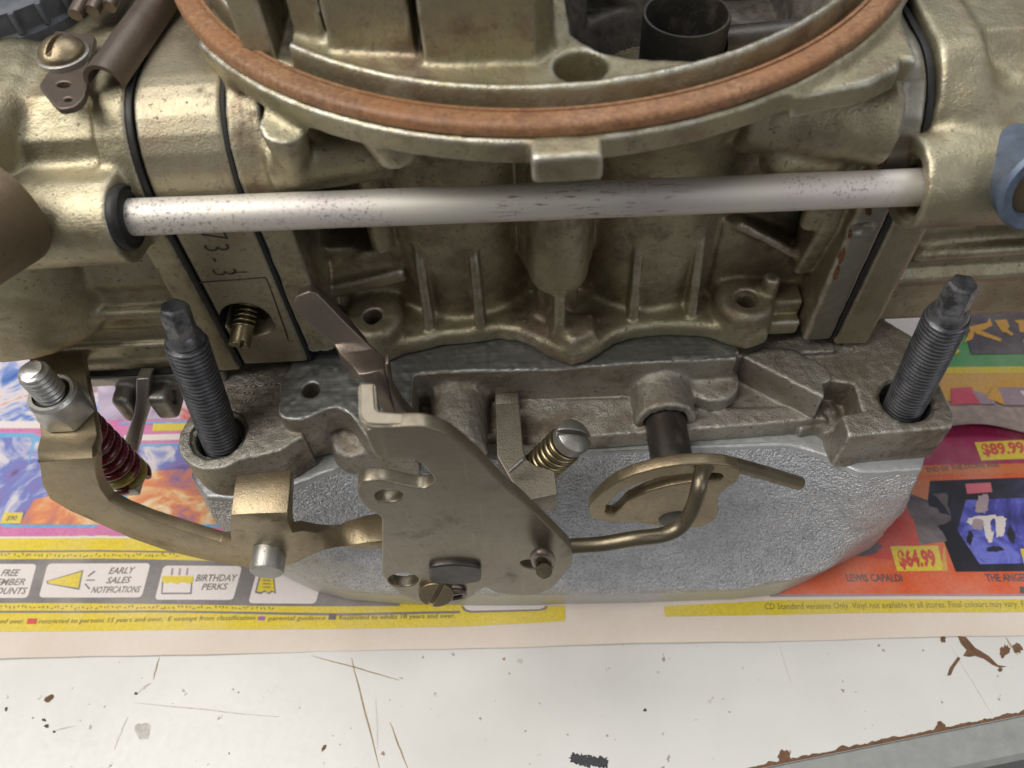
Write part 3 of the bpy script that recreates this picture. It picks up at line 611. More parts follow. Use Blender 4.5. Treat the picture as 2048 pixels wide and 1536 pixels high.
for (u0, u1, d, sk) in ((-60, 66, 0, 9), (88, 294, -1, 9), (320, 476, 4, 9), (506, 640, 10, 9)):
    printed('perk_box', rect(u0, 1129+d, u1, 1197+d, sk, 9), 'ink_white', pageL, 4)
tg = 'ink_textgrey'
words('FREE', (3, 1153), (38, 1153), 12, tg, pageL, 5, .2, .02); words('MEMBER', (-24, 1172), (50, 1171), 12, tg, pageL, 5, .2, .02); words('DISCOUNTS', (-48, 1190), (53, 1189), 12, tg, pageL, 5, .2, .02)
words('EARLY', (218, 1149), (270, 1148), 12, tg, pageL, 5, .25, .02); words('SALES', (213, 1168), (262, 1167), 12, tg, pageL, 5, .25, .02); words('NOTIFICATIONS', (183, 1187), (281, 1186), 12, tg, pageL, 5, .25, .02)
words('BIRTHDAY', (392, 1164), (474, 1163), 13, tg, pageL, 5, .15, .02); words('PERKS', (404, 1181), (455, 1180), 12, tg, pageL, 5, .15, .02)
printed('megaphone_icon', [(94, 1163), (168, 1141), (160, 1181), (96, 1169)], 'ink_grey', pageL, 5); printed('megaphone_icon', [(98, 1163.5), (165, 1144.5), (158, 1177), (99, 1168)], 'ink_yellow', pageL, 6)
for q in ([(176, 1153), (190, 1142), (192, 1145), (178, 1155)], [(174, 1160), (191, 1160), (191, 1162.5), (174, 1162.5)], [(170, 1169), (173, 1168), (182, 1178), (179, 1180)]): printed('megaphone_icon', q, 'ink_grey', pageL, 5)
printed('cake_icon', rect(325, 1156, 386, 1190, 1), 'ink_grey', pageL, 5); printed('cake_icon', rect(328, 1166, 383, 1187, 1), 'ink_white', pageL, 6)
printed('cake_icon', [(326, 1154), (388, 1154), (388, 1166), (378, 1169), (366, 1165), (356, 1171), (344, 1166), (334, 1169), (326, 1165)], 'ink_yellow', pageL, 7)
for u in (346, 361, 376): printed('cake_icon', rect(u-2, 1138, u+2, 1152, 1), 'ink_mauve', pageL, 5)
printed('voucher_icon', [(520, 1146), (548, 1148), (552, 1188), (545, 1184), (538, 1189), (530, 1184), (522, 1189), (510, 1186)], 'ink_grey', pageL, 5); printed('voucher_icon', [(523, 1149), (546, 1151), (549, 1184), (544, 1181), (537, 1186), (530, 1181), (522, 1185), (514, 1183)], 'ink_yellow', pageL, 6)
for k in range(3): printed('voucher_icon', rect(526, 1160+7*k, 542, 1162+7*k), 'ink_grey', pageL, 7)
words('and over.', (-6, 1248), (49, 1248), 9, 'ink_olive', pageL, 4, .15)
printed('rating_mark', rect(56, 1238, 75, 1249, 1), 'ink_red', pageL, 4); printed('rating_mark', rect(516, 1233, 530, 1241, 1), 'ink_purple', pageL, 4); printed('rating_mark', rect(657, 1227, 672, 1239, 1), 'ink_charcoal', pageL, 4)
words('restricted to persons 15 years and over,  E exempt from classification', (78, 1248), (510, 1240), 9, 'ink_olive', pageL, 4, .15)
words('parental guidance', (536, 1241), (650, 1239), 9, 'ink_olive', pageL, 4, .1); words('Restricted to adults 18 years and over.', (677, 1239), (910, 1236), 9, 'ink_olive', pageL, 4, .05, .01)
printed('white_label', [(922, 1213), (1095, 1213), (1092, 1219), (1080, 1222), (940, 1226), (928, 1222)], 'ink_grey', pageL, 3); printed('white_label', [(926, 1211), (1091, 1211), (1088, 1216), (1078, 1219), (942, 1222), (932, 1219)], 'ink_white', pageL, 4)
# covers pictured on the left page
printed('printed_tile', [(-320, 640), (420, 640), (500, 900), (480, 1060), (-320, 1058)], 'ink_white', pageL, 1)
printed('pink_band', [(-320, 676), (300, 672), (300, 684), (-320, 688)], 'ink_purple', pageL, 2); printed('pink_band', [(-320, 694), (300, 690), (300, 700), (-320, 704)], 'ink_mauve', pageL, 2)
printed('printed_tile', [(-320, 858), (410, 830), (500, 900), (480, 1056), (-320, 1056)], 'ink_pink', pageL, 2)
printed('cover_picture', [(-320, 712), (215, 708), (205, 848), (-320, 852)], 'art_splash', pageL, 3); printed('white_rule', [(-320, 846), (200, 842), (198, 856), (-320, 860)], 'ink_white', pageL, 4)
printed('printed_tile', rect(-320, 866, 62, 1052, 12, 8), 'ink_blue', pageL, 3); printed('cover_picture', rect(-320, 876, 52, 1046, 13, 5), 'art_violet', pageL, 4)
printed('printed_tile', rect(30, 872, 222, 1056, 26, 8), 'ink_blue', pageL, 3); printed('cover_picture', rect(46, 884, 210, 1050, 26, 4), 'art_violet', pageL, 4)
printed('cover_picture', [(70, 1000), (130, 985), (205, 1010), (205, 1050), (40, 1050)], 'art_fire', pageL, 5)
printed('cover_picture', [(195, 766), (420, 766), (400, 838), (200, 842)], 'art_mist', pageL, 4); printed('printed_tile', [(308, 848), (378, 846), (376, 862), (306, 864)], 'ink_yellow', pageL, 5)
printed('blue_rule', [(240, 846), (400, 842), (400, 847), (240, 851)], 'ink_blue', pageL, 5); printed('white_rule', [(250, 872), (400, 868), (400, 880), (250, 884)], 'ink_white', pageL, 5)
printed('printed_tile', [(262, 890), (420, 886), (500, 1056), (240, 1056)], 'ink_blue', pageL, 3); printed('cover_picture', [(272, 896), (420, 890), (490, 1050), (248, 1050)], 'art_fire', pageL, 4); printed('cover_picture', [(270, 896), (420, 890), (400, 938), (270, 945)], 'art_violet', pageL, 5)
printed('price_tag', [(10, 1026), (48, 1026), (42, 1048), (2, 1048)], 'ink_yellow', pageL, 6); words('$90', (13, 1042), (34, 1042), 9, 'ink_olive', pageL, 7, .1, .03)
printed('printed_tile', [(228, 1042), (300, 1050), (292, 1054), (228, 1056)], 'ink_yellow', pageL, 6)
# right page
printed('footer_band', [(1328, 1214), (1560, 1200), (2500, 1196), (2500, 1220), (1700, 1226), (1330, 1235)], 'ink_pale_yellow', pageR, 1)
printed('orange_panel', [(1560, 900), (2520, 860), (2520, 1188), (1800, 1190), (1540, 1190)], 'ink_orange', pageR, 2)
printed('white_rule', [(1540, 1188), (1800, 1188), (2500, 1186), (2500, 1190), (1800, 1192), (1540, 1194)], 'ink_mauve', pageR, 3)
words('CD Standard versions Only. Vinyl not available in all stores. Final colours may vary. For', (1530, 1219), (2066, 1213), 12, 'ink_olive', pageR, 3, .1)
printed('magenta_tile', [(1850, 830), (2500, 830), (2500, 922), (1840, 930)], 'ink_magenta', pageR, 3)
printed('price_tag', [(1948, 886), (2070, 880), (2080, 918), (1962, 922)], 'ink_yellow', pageR, 5); words('$89.99', (1966, 911), (2052, 906), 20, 'ink_red', pageR, 6, .1, .04)
printed('printed_tile', [(1840, 932), (2500, 922), (2500, 946), (1836, 950)], 'ink_deep_orange', pageR, 4); words('END OF THE STONE AGE', (1855, 944), (1998, 934), 9, 'ink_charcoal', pageR, 5, 0, .02)
printed('cover_picture', [(1836, 962), (2500, 944), (2500, 1140), (1912, 1143), (1880, 1060)], 'art_night', pageR, 4)
printed('cover_picture', [(1932, 1000), (2500, 985), (2500, 1120), (1960, 1128), (1915, 1060)], 'art_glow', pageR, 5)
for k, (u, v, a_, b_, g, m) in enumerate([(1964, 1008, 13, 20, 10, 'ink_mauve'), (1970, 1040, 36, 10, -3, 'ink_white'), (1955, 1048, 13, 12, 20, 'ink_mauve'), (1977, 1062, 9, 22, -8, 'ink_white'), (2000, 1056, 9, 20, 6, 'ink_white'), (1986, 1050, 5, 14, 0, 'art_glow'), (1940, 1075, 6, 14, 10, 'art_night'), (2022, 1070, 7, 18, -10, 'art_night'), (1990, 1098, 16, 6, 0, 'art_night')]):
    printed('cover_picture', blob(u, v, a_, b_, g, 700+k, 26, .22), m, pageR, 6+.3*k)
printed('cover_picture', [(1930, 968), (1980, 966), (1984, 985), (1934, 988)], 'ink_rose', pageR, 6)
printed('orange_panel', [(1830, 958), (1860, 960), (1856, 1000), (1815, 985)], 'ink_deep_orange', pageR, 5)
printed('cover_picture', [(1815, 990), (1900, 985), (1905, 1080), (1840, 1090), (1815, 1050)], 'art_smoke', pageR, 4)
printed('orange_panel', [(1800, 1000), (1828, 1040), (1842, 1095), (1780, 1120), (1700, 1110)], 'ink_red', pageR, 5)
printed('cover_picture', blob(1735, 1100, 26, 10, -10, 9, 16, .3), 'ink_charcoal', pageR, 6)
printed('price_tag', [(1780, 1093), (1876, 1091), (1888, 1141), (1794, 1143)], 'ink_yellow', pageR, 6); words('$64.99', (1800, 1133), (1876, 1131), 30, 'ink_red', pageR, 7, .1, .05)
printed('orange_panel', [(1888, 1080), (1896, 1142), (1884, 1142)], 'ink_amber', pageR, 6)
words('LEWIS CAPALDI', (1694, 1163), (1806, 1163), 14, 'ink_charcoal', pageR, 4, 0, .03); words('THE ANGELS', (1974, 1162), (2066, 1162), 14, 'ink_charcoal', pageR, 4, 0, .03)
printed('price_tag', [(2040, 1098), (2500, 1096), (2500, 1126), (2048, 1128)], 'ink_yellow', pageR, 6)
printed('printed_tile', rect(2040, 1173, 2080, 1186), 'ink_black', pageR, 5)
# loose upper sheet with a curled lower edge, behind the square ear
up_o = thing('loose_sheet', 'loose coloured catalogue sheet with curled shadowed edge behind the square base plate ear', 'sheet', (140, 40, ZP))
def sheet_pt(s_, t):
    """s across (0..1), t from the curled front edge backwards"""
    u = 1800+s_*420; b = P(u, 872-18*math.sin(min(1, max(0, s_*1.6))*math.pi*.9)-(1-s_)*0+(30 if s_ < .2 else 0)*(1-s_*5), z=ZP+3)
    q = b+np.array([.03, 1, 0])*t*95; curl = 3.6*math.exp(-t*26)*(.35+.65*math.sin(min(1, s_*1.5)*math.pi)**2); return (q[0], q[1], ZP+.9+curl+.3*math.sin(q[0]*.06))
def sheet_mesh(t0, t1, s0, s1, lift, nm, n=30, m=26):
    v = [tuple(np.array(sheet_pt(s0+(s1-s0)*i/n, t0+(t1-t0)*(j/m)**1.4 if t0 == 0 else t0+(t1-t0)*j/m))+(0, 0, lift)) for j in range(m+1) for i in range(n+1)]
    return mesh(nm, v, [(j*(n+1)+i, j*(n+1)+i+1, (j+1)*(n+1)+i+1, (j+1)*(n+1)+i) for j in range(m) for i in range(n)], 60)
def upx(name, pts, mat, layer):
    z = ZP+1.55+.05*layer; v = [P(u, q, z=ZP+.9) for u, q in pts]; v = [(p[0], p[1], z+.3*math.sin(p[0]*.06)) for p in v]
    bm = bmesh.new(); bm.faces.new([bm.verts.new(Vector(p)) for p in v]); bmesh.ops.triangulate(bm, faces=bm.faces[:]); return link(name, bm_mesh(name, bm), mat, up_o)
simple('newsprint_tan', (.36, .28, .25), .75, 0, .4, .25, .1)
link('page', sheet_mesh(0, 1, 0, 1, 0, 'page'), 'newsprint_tan', up_o)
upx('printed_tile', [(1800, 560), (2200, 540), (2200, 740), (1780, 744)], 'ink_green', 1)
upx('printed_tile', [(1900, 560), (2200, 540), (2200, 708), (1940, 712)], 'ink_charcoal', 2)
upx('yellow_rule', [(1780, 738), (2200, 734), (2200, 748), (1780, 750)], 'ink_yellow', 2)
upx('printed_tile', [(1780, 750), (2200, 747), (2200, 800), (1780, 806)], 'ink_amber', 1)
upx('printed_tile', [(1900, 780), (1940, 778), (1958, 811), (1900, 813)], 'ink_rose', 2)
upx('printed_tile', [(1940, 784), (1975, 794), (1990, 812), (1958, 812)], 'ink_mauve', 2); upx('printed_tile', [(1992, 779), (2200, 776), (2200, 814), (2008, 814)], 'ink_mauve', 2)
upx('printed_tile', [(1985, 778), (1994, 782), (2007, 814), (1970, 800)], 'ink_amber', 3); upx('printed_tile', [(2036, 786), (2200, 780), (2200, 812), (2050, 804)], 'ink_white', 3)
for q in ([(1935, 658), (1970, 650), (1976, 640), (1982, 655), (1965, 664), (1938, 668)], [(1943, 664), (1960, 666), (2000, 682), (1998, 688), (1950, 672)], [(1925, 690), (1936, 668), (1946, 668), (1942, 682)], [(1986, 645), (2010, 643), (2016, 658), (2004, 670), (1998, 664)], [(2008, 660), (2024, 672), (2020, 676), (2006, 668)], [(2024, 645), (2080, 640), (2080, 672), (2036, 668), (2034, 652)], [(2042, 684), (2080, 680), (2080, 694), (2046, 694)]):
    upx('brush_lettering', q, 'ink_amber', 3)
upx('printed_tile', [(1905, 700), (1918, 706), (1908, 714)], 'ink_yellow', 3)
upx('printed_tile', [(1700, 600), (1900, 600), (1880, 735), (1700, 735)], 'ink_white', 2)
# ---------------------------------------------------------------- silver manifold
man = thing('intake_manifold', 'rough silver painted cast manifold block standing on the catalogue', 'manifold', (0, 50, -55))
pz3 = lambda u, v, z: tuple(P(u, v, z=z)[:2])
SL = [(-12.4, [(-81, -3), (-77, -8), (-66, -9), (-58, -6), (-48, -2), (-20, -1.6), (20, -1.6), (50, -2.), (57, -5), (63, -9.5), (76, -9.5), (79.5, -4), (79.5, 70), (-81, 70)]),
      (-22, [(-82.5, -2), (-78, -9.5), (-66, -12), (-56, -9), (-46, -6), (-20, -6), (20, -6.2), (48, -6.), (57, -7.5), (64, -11.), (76, -11.5), (81, -5), (81, 70), (-82, 70)]),
      (-36, [(-82, -1), (-77, -9), (-66, -13.5), (-56, -15), (-46, -15.5), (-20, -15.5), (20, -15.5), (46, -13.6), (58, -12.), (66, -13.6), (76, -12), pz3(1812, 1022, -36), (84, 70), (-82, 70)]),
      (-46, [(-81, 1), (-75.5, -8), (-64.5, -14), (-55, -17.2), (-42, -18.8), (-18, -20.2), (20, -21.2), (44, -21.9), (56, -20.5), (64, -17.8), pz3(1700, 1103, -47), pz3(1775, 1066, -47), (85, 70), (-81, 70)]),
      (-48, [(-80, 2), (-74.5, -8), (-63, -14.), (-54, -16.8), (-41, -18.4), (-18, -19.8), (20, -20.9), (42, -21.3), (54, -19.8), pz3(1630, 1143, -50), pz3(1690, 1114, -50), pz3(1765, 1074, -50), (84, 70), (-80, 70)]),
      (-56.5, [(-80, 2), (-74.5, -8), (-63, -14.), (-54, -16.8), (-41, -18.4), (-18, -19.8), (20, -20.9), (42, -21.), pz3(1550, 1192, -55), pz3(1605, 1168, -55), pz3(1660, 1138, -55), pz3(1740, 1100, -55), (84, 70), (-80, 70)])]
def s_loft():
    zs = [s[0] for s in SL][::-1]; Vs = np.array([s[1] for s in SL][::-1], float)
    def f(X, Y, Z):
        u, v = np.broadcast_arrays(X[:, :, 0], Y[:, :, 0]); out = np.empty((u.shape[0], u.shape[1], Z.shape[2]), np.float32)
        for k, z in enumerate(Z[0, 0]):
            i = min(max(int(np.searchsorted(zs, z))-1, 0), len(zs)-2); t = min(max((z-zs[i])/(zs[i+1]-zs[i]), 0), 1); t = t*t*(3-2*t)*.5+t*.5
            d = poly2(u, v, Vs[i]*(1-t)+Vs[i+1]*t)*.9; out[:, :, k] = np.maximum(d, max(z+12.4, -55-z))
        return out
    return f, (-84, -23, -56.5), (87, 71, -12)
F = Field((-86, -27, -57), (88, 72, -11), .6)
F.add(s_loft()); F.cut(s_cyl((50, -31, -36), (66, -24, -27), 12), 8)
keep_ = F.D.copy(); F.rough(.05, 2.2, 3).rough(.07, 1.2, 4).rough(.35, 14, 5)
zz_ = np.clip((F.ax[2]+48.6)/1.2, .12, 1)[None, None, :]; F.D = keep_+(F.D-keep_)*zz_; del keep_
sil = F.build('casting', 'silver_rough', man)
me = sil.data; me.materials.append(MATS['silver_smooth'])
cz = np.empty(len(me.polygons)*3, np.float32); me.polygons.foreach_get('center', cz); cz = cz.reshape(-1, 3)
me.polygons.foreach_set('material_index', ((cz[:, 2] < -48.4) | (cz[:, 2] > -13.4)).astype(np.int32))
# thin flange gasket / machined band on top of the manifold
simple('pale_gasket', (.40, .42, .41), .6, .3, .5, .2, .06)
ob = [P(u, v, z=-12.1) for u, v in ((1120, 905), (1330, 896), (1420, 889), (1590, 881), (1650, 896), (1690, 930))]
link('flange_face', plate('flange_face', rounded([*ob, (70, 6, -12.1), (70, 60, -12.1), (-75, 60, -12.1), (-78, 2, -12.1), (-72, -7, -12.1), (-62, -6, -12.1), (-50, -2.4, -12.1)], 1.5, 3), .5, (0, 0, 1), bevel=.1), 'pale_gasket', man)
# ---------------------------------------------------------------- carburettor
carb = thing('carburettor', 'large gold chromate four barrel carburettor bolted on the silver manifold', 'carburettor', (0, 66, -12))
pz = lambda z, *uv: [tuple(P(u, v, z=z)[:2]) for u, v in uv]
B = Field((-86, -16, -14), (86, 76, 7), .42)
# slab under everything
B.add(s_prism([(-58, 2), (-50, 2.4), (-46, 1.4), (54, 1.4), (60, 2), (60, 128), (-58, 128)], 'z', -12, -7, .8))
B.add(s_box((-54, 9.3, -10), (37.5, 128, 4.9), .3)); B.add(s_box((36, 12.5, -10), (60, 128, 1.3), .4))                                    # upper casting behind the recess
# left ear
B.add(s_cyl((-71.5, 0, -12), (-71.5, 0, 0), 8.4, None, .5))
B.add(s_prism(pz(0, (420, 928), (470, 922), (560, 902), (608, 872), (560, 800), (640, 735), (640, 690), (470, 690), (430, 760), (372, 850)), 'z', -12, 0, .6), 1)
B.add(s_box((-80, 12, -12), (-52, 120, -.2), 1), 1)
# right ear, back shelf
ear = pz(0, (1698, 873), (1905, 855), (1911, 835), (1893, 795), (1832, 676), (1762, 634), (1640, 640), (1600, 720), (1660, 762), (1708, 767), (1724, 823), (1684, 830))
B.add(s_prism(ear, 'z', -12.2, 0, .45))
B.add(s_box((60, 20, -12), (74, 120, -.1), .6))
# machined pad and recess wall
pad = rounded([np.array([*p, 0]) for p in pz(5, (560, 762), (556, 835), (600, 842), (668, 812), (700, 826), (735, 880), (822, 880), (826, 752), (842, 743), (1110, 740.5), (1478, 705), (1470, 660), (1000, 600), (600, 700))], [1, 2, 2, 2, 2.5, 2, 1, 1.6, 2, 0, 0, 1, 1, 1], 5)
B.add(s_prism([p[:2] for p in pad], 'z', -3, 5, .22), .6)
B.add(s_prism([p[:2] for p in rounded([np.array([*p, 0]) for p in pz(5, (562, 775), (566, 828), (600, 836), (668, 808), (700, 822), (735, 880), (822, 878), (826, 752), (842, 745), (900, 700), (700, 700))], 1.5, 4)], 'z', -12, -1, 1.5), 1.5)
B.cut(s_cyl((-51.6, 6.6, -4), (-51.6, 6.6, 9), 1.85))
# shaft bosses
B.add(s_cyl((-21.5, 12, -4.6), (-21.5, -5, -4.6), 6.3, 6.0, .8), 2.2)
B.add(s_cyl((22.6, 12, -5), (22.6, .8, -5), 6.6, 6.4, .7), 1.6)
B.cut(s_cyl((22.6, 3, -5), (22.6, -2, -5), 4.5))
# ledge, half-round shelf, diagonal block
B.add(s_prism(pz(-6.5, (1000, 800), (1250, 795), (1480, 815), (1640, 812), (1655, 838), (1480, 852), (1200, 872), (1000, 880)), 'z', -12, -6.5, .5), .4)
B.add(s_cyl((33.6, 9.4, -6), (33.6, 9.4, -2.2), 6.0, 5.7, .7), .8)
B.add(s_prism([p[:2] for p in rounded([np.array([*p, 0]) for p in pz(1.6, (1484, 712), (1530, 694), (1592, 698), (1658, 736), (1664, 760), (1646, 766), (1650, 797))], [.4, 1, 3, 2, .6, .3, .8], 4)], 'z', -12, 1.6, .4), .3)
B.add(s_prism(pz(-8.5, (1600, 860), (1700, 840), (1740, 790), (1650, 770), (1600, 800)), 'z', -12, -8.5, .5), .6)
B.add(s_cap((58, 3, -10), (60, -6, -11.5), 2.2, 1.6), 2.5)
B.add(s_cyl((-44, 1, -12), (-44, 1, -5), 6, 5, 1), 2)                                 # boss behind the lever
B.add(s_box((-13.5, -2, -12), (-2.5, 9, -7), .6), 1)
# stud holes
B.cut(s_cyl((-71.5, 0, -14), (-71.5, 0, 3), 5.1)); B.cut(s_cyl((-71.5, 0, -.8), (-71.5, 0, 3), 6.0), .5)
B.cut(s_cyl((71.5, 0, -14), (71.5, 0, 3), 5.1)); B.cut(s_cyl((71.5, 0, -.4), (71.5, 0, 3), 5.6), .3)
B.rough(.07, 1.0, 9)
bp = B.build('base_plate', 'grey_cast', carb)
me = bp.data; me.materials.append(MATS['machined']); nz = np.empty(len(me.polygons)*3, np.float32); me.polygons.foreach_get('center', nz); nz = nz.reshape(-1, 3)
nn_ = np.empty(len(me.polygons)*3, np.float32); me.polygons.foreach_get('normal', nn_); nn_ = nn_.reshape(-1, 3)
me.polygons.foreach_set('material_index', ((nz[:, 2] > 4.6) & (nn_[:, 2] > .8)).astype(np.int32))
# ---------------------------------------------------------------- main body
A = Field((-56, -10, 3.5), (66, 137, 98), .55)
wav = [(795, 716), (830, 710), (862, 703), (885, 697), (920, 694), (960, 690), (1000, 684), (1035, 688), (1065, 700), (1095, 718), (1120, 730), (1145, 734), (1170, 730), (1195, 716), (1225, 696), (1260, 684), (1310, 678), (1360, 677), (1410, 680), (1450, 690), (1490, 704), (1530, 690)]
fl = pz(5, *wav)+[(45, 20), (45, 112), (-45, 112), (-44, 20)]
A.add(s_prism(fl, 'z', 5, 9.6, 1.7))
A.add(s_box((-46, 27, 6), (52, 108, 66), 1))
A.add(s_cyl((-19.0, 38.4, 6), (-19.0, 38.4, 68), 17.6, 18), 2); A.add(s_cyl((20.6, 38, 6), (20.6, 38, 68), 17.8, 18.2), 2)
A.add(s_box((-46, 24, 6), (-34, 40, 12), 1), 2)
A.add(s_cyl((20.6, 38, 45), (20.6, 38, 67), 17.8, 26.5), 1.5)
# centre nose with its rib
A.add(s_cap((.6, 22.4, 46), (.6, 18.6, 26.0), 5.7, 6.0), .8)
A.add(s_cap((.6, 26.5, 48), (.6, 24.6, 25.0), 7.4, 7.4), .5); A.add(s_box((-3.6, 19, 6), (4.8, 30, 22), 2), 2)
A.add(s_prism([(12.2, 8), (12.4, 10), (12.6, 22), (14.5, 31), (26, 31), (26, 8)], 'x', -.35, 1.75, .8), .7)
A.add(s_prism(pz(8, (1100, 650), (1185, 650), (1190, 690), (1145, 712), (1105, 690)), 'z', 6, 12.5, 1.5), 2.5)
# gusset ribs
for x0, x1, zt in ((-26.7, -26.3, 29.5), (-15.4, -16, 30.5), (16.3, 16.6, 30.5), (28.3, 29.2, 30)):
    yb = 21.4 if abs(x0) < 20 else 22.6
    A.add(s_prism([(16.6, 8), (17.0, 10), (yb-1.6, zt-3.5), (yb+1, zt+2.5), (30, zt+4), (30, 8)], 'x', (x0+x1)/2-1.0, (x0+x1)/2+1.0, .7), .6)
# screw bosses
A.add(s_cyl((-37.8, 18.6, 5), (-37.8, 18.6, 14), 6.6, 5.8, 1.5), 1.2); A.add(s_box((-43.5, 17, 5), (-32.5, 30, 13.6), 1.5), 1.2); A.cut(s_cyl((-37.8, 18.2, 7), (-37.8, 18.2, 18), 1.95))
A.add(s_cyl((39.4, 18.0, 5), (39.4, 18.0, 14.2), 6.6, 5.7, 1.6), 1.0); A.add(s_box((34, 18, 6), (45, 30, 13.8), 1.6), 1.2); A.cut(s_cyl((39.4, 17.6, 7), (39.4, 17.6, 18), 1.95)); A.cut(s_cyl((39.4, 17.6, 13.2), (39.4, 17.6, 18), 2.3), .5)
A.add(s_box((43, 17.5, 5), (51.5, 32, 12.4), .8), .8); A.add(s_box((43, 14.8, 5), (51.2, 20, 9), .6), .4)
# left web and sloped panels
A.add(s_rot(s_box((-47, 22.6, 17), (-30, 30, 20.4), .7), (-38, 24, 19), 'Y', -14), 1)
A.add(s_prism([(-46, 8), (-31, 8), (-31, 28), (-35, 27), (-46, 20)], 'y', 25.5, 34, 1), 2)
A.cut(s_box((-46.5, 20, 25), (-35, 40, 47), 1.5), 1); A.add(s_cyl((-33.5, 24, 28), (-33, 25, 56), 2.2, 2.8), 1.2)
# right ridge
A.add(s_prism([(33, 8), (53, 8), (53, 21), (36, 30), (33, 30)], 'y', 23.5, 34, 1), 1.5)
A.add(s_cap((36, 23.4, 29.5), (53, 20.5, 20), 1.0, 1.0), 1.8)
A.add(s_cyl((44.3, 19.8, 13), (44.3, 19.8, 18), 2, 1.6, .6), 1.2)
A.add(s_prism([(20, 18), (24, 18), (30, 60), (17, 60), (16, 34)], 'x', 48.4, 52, .8), 1.2)
A.add(s_cap((47, 18.5, 34), (48, 18.5, 62), 1.6, 1.8), 1.5)
# flanges that the metering block and the right bowl bolt to
prof = [(13.6, 9), *arcprof(13.6, 51, 26, 66.4), (118, 66.4), (118, 9)]
A.add(s_prism(prof, 'x', -52, -46.2, .7), .6)
profr = [(13.2, 4.5), *arcprof(13.2, 50, 26, 65), (120, 66), (120, 8), (18, 4.5)]
A.add(s_prism(profr, 'x', 52.2, 58.2, .6), .5)
A.cut(s_cap((51, 11.6, 36.5), (55, 12.6, 36.5), 1.8, 1.6), .5)
A.add(s_prism(pz(69.4, (1590, 196), (1742, 164), (1800, 136), (1803, 118), (1836, 118), (1818, 70), (1795, 30), (1700, 30)), 'z', 65.6, 69.4, .5), .5)
# cross passages high under the rim
A.add(s_cyl((-47, 17.5, 55), (-27, 19.5, 55), 5.4, 5.0, 1.2), 1.2); A.add(s_cyl((-42.5, 15, 54), (-41, 12, 66), 2.2, 3.6), 1.5)
A.add(s_cyl((53, 16.5, 57), (30, 19, 58.5), 7.0, 6.2, 1.2), 1.5); A.add(s_cap((36.5, 14.5, 52), (45, 14.5, 51), 3.2, 2.8), 1.)
A.add(s_cyl((-26, 14, 66), (-24.2, 10.5, 58.5), 6, 2.8, 1.6), 2.5)
# air horn flange, lip, pocket
A.add(s_cyl((-.5, 66, 66.2), (-.5, 66, 70.5), 66.6, 67.2, .7), 2.2)
A.add(s_box((-4.7, -4.3, 65.9), (5.0, 8, 70.45), .6), .4)
A.add(s_cyl((-.5, 66, 68), (-.5, 66, 74.6), 61.6, 60.9, .35))
A.cut(s_cyl((-.5, 66, 74.1), (-.5, 66, 80), 59.9), .3)
FUN = [(2.2, 18.2), (3.6, 16.0), (6.2, 13.2), (9.5, 11.6), (13.5, 10.7), (18, 10.0), (22.5, 9.8), (28.6, 12.8), (35, 17), (45, 26), (50, 36), (50, 64), (3, 64), (1.6, 40)]
def inside_lip(pr, R_=59.5):
    f, lo, hi = pr; return (lambda X, Y, Z: np.maximum(f(X, Y, Z), np.sqrt((X+.5)**2+(Y-66)**2)-R_)), lo, hi
A.cut(inside_lip(s_prism(FUN, 'z', 67.6, 80)), .4)
A.cut(inside_lip(s_prism([(x*.9+2, y*.86+6) for x, y in FUN], 'z', 67.5, 72), 58), 1.5); A.cut(inside_lip(s_prism([(x*.74+6, y*.58+18.5) for x, y in FUN], 'z', 56, 69), 54), 1)
def both(p, q): return (lambda X, Y, Z: np.maximum(p[0](X, Y, Z), q[0](X, Y, Z))), np.maximum(p[1], q[1]), np.minimum(p[2], q[2])
A.cut(both(s_cyl((21.5, 37.6, 46), (21.5, 37.6, 69), 13, 25.6), s_prism(FUN, 'z', 40, 80)), .6)
A.cut(s_cyl((22, 37, 20), (22, 37, 62), 12.6, 14), 1)
A.cut(s_prism([(-46, 70), (-46, 100), (46, 100), (46, 70)], 'z', 18, 80), 1)
A.cut(s_cyl((2.9, 10.2, 67), (2.9, 10.2, 78), 3.75), .3)
# walls of the choke tower standing in the air horn
A.add(s_prism([(-18.9, 12.6), (-15, 12), (-3.4, 11.6), (-.6, 14.6), (0, 60), (-18.9, 60)], 'z', 70, 97, .6), 1.2)
A.add(s_prism([(-32.6, 17.2), (-20.3, 14.9), (-20.3, 60), (-32.6, 60)], 'z', 70, 97, .5), 1.2)
A.add(s_prism([(-38.4, 21.6), (-33.6, 19.6), (-33.6, 60), (-38.4, 60)], 'z', 70, 97, .5), 1.6)
A.cut(s_prism([(-41.9, 15), (-38.9, 14), (-38.9, 50), (-41.9, 50)], 'z', 71.2, 99), .3)
A.add(s_prism([(-47, 22), (-41.8, 20.2), (-41.8, 58), (-47, 58)], 'z', 70, 97, .5), .4)
A.rough(.035, 1.3, 11).rough(.05, 4, 12)
body = A.build('main_body', 'gold_cast', carb)
me = body.data; me.materials.append(MATS['plain_plate']); cz = np.empty(len(me.polygons)*3, np.float32); me.polygons.foreach_get('center', cz); cz = cz.reshape(-1, 3)
me.materials.append(MATS['carbon_soot']); inb = (cz[:, 2] < 73.2) & ~((cz[:, 2] < 66.6) & (np.hypot(cz[:, 0]-21, cz[:, 1]-37.8) > 13.9+np.clip((cz[:, 2]-46)/23, 0, 1)*11.8) & (cz[:, 1] < 32)) & (cz[:, 2] > 20) & (cz[:, 0] > .4) & (cz[:, 0] < 50.6) & (cz[:, 1] < 64.4) & (np.hypot(cz[:, 0]+.5, cz[:, 1]-66) < 59.2) & ((poly2(cz[:, 0], cz[:, 1], FUN) < .6) & (cz[:, 2] > 50) | (np.hypot(cz[:, 0]-22, cz[:, 1]-37) < 13.9))
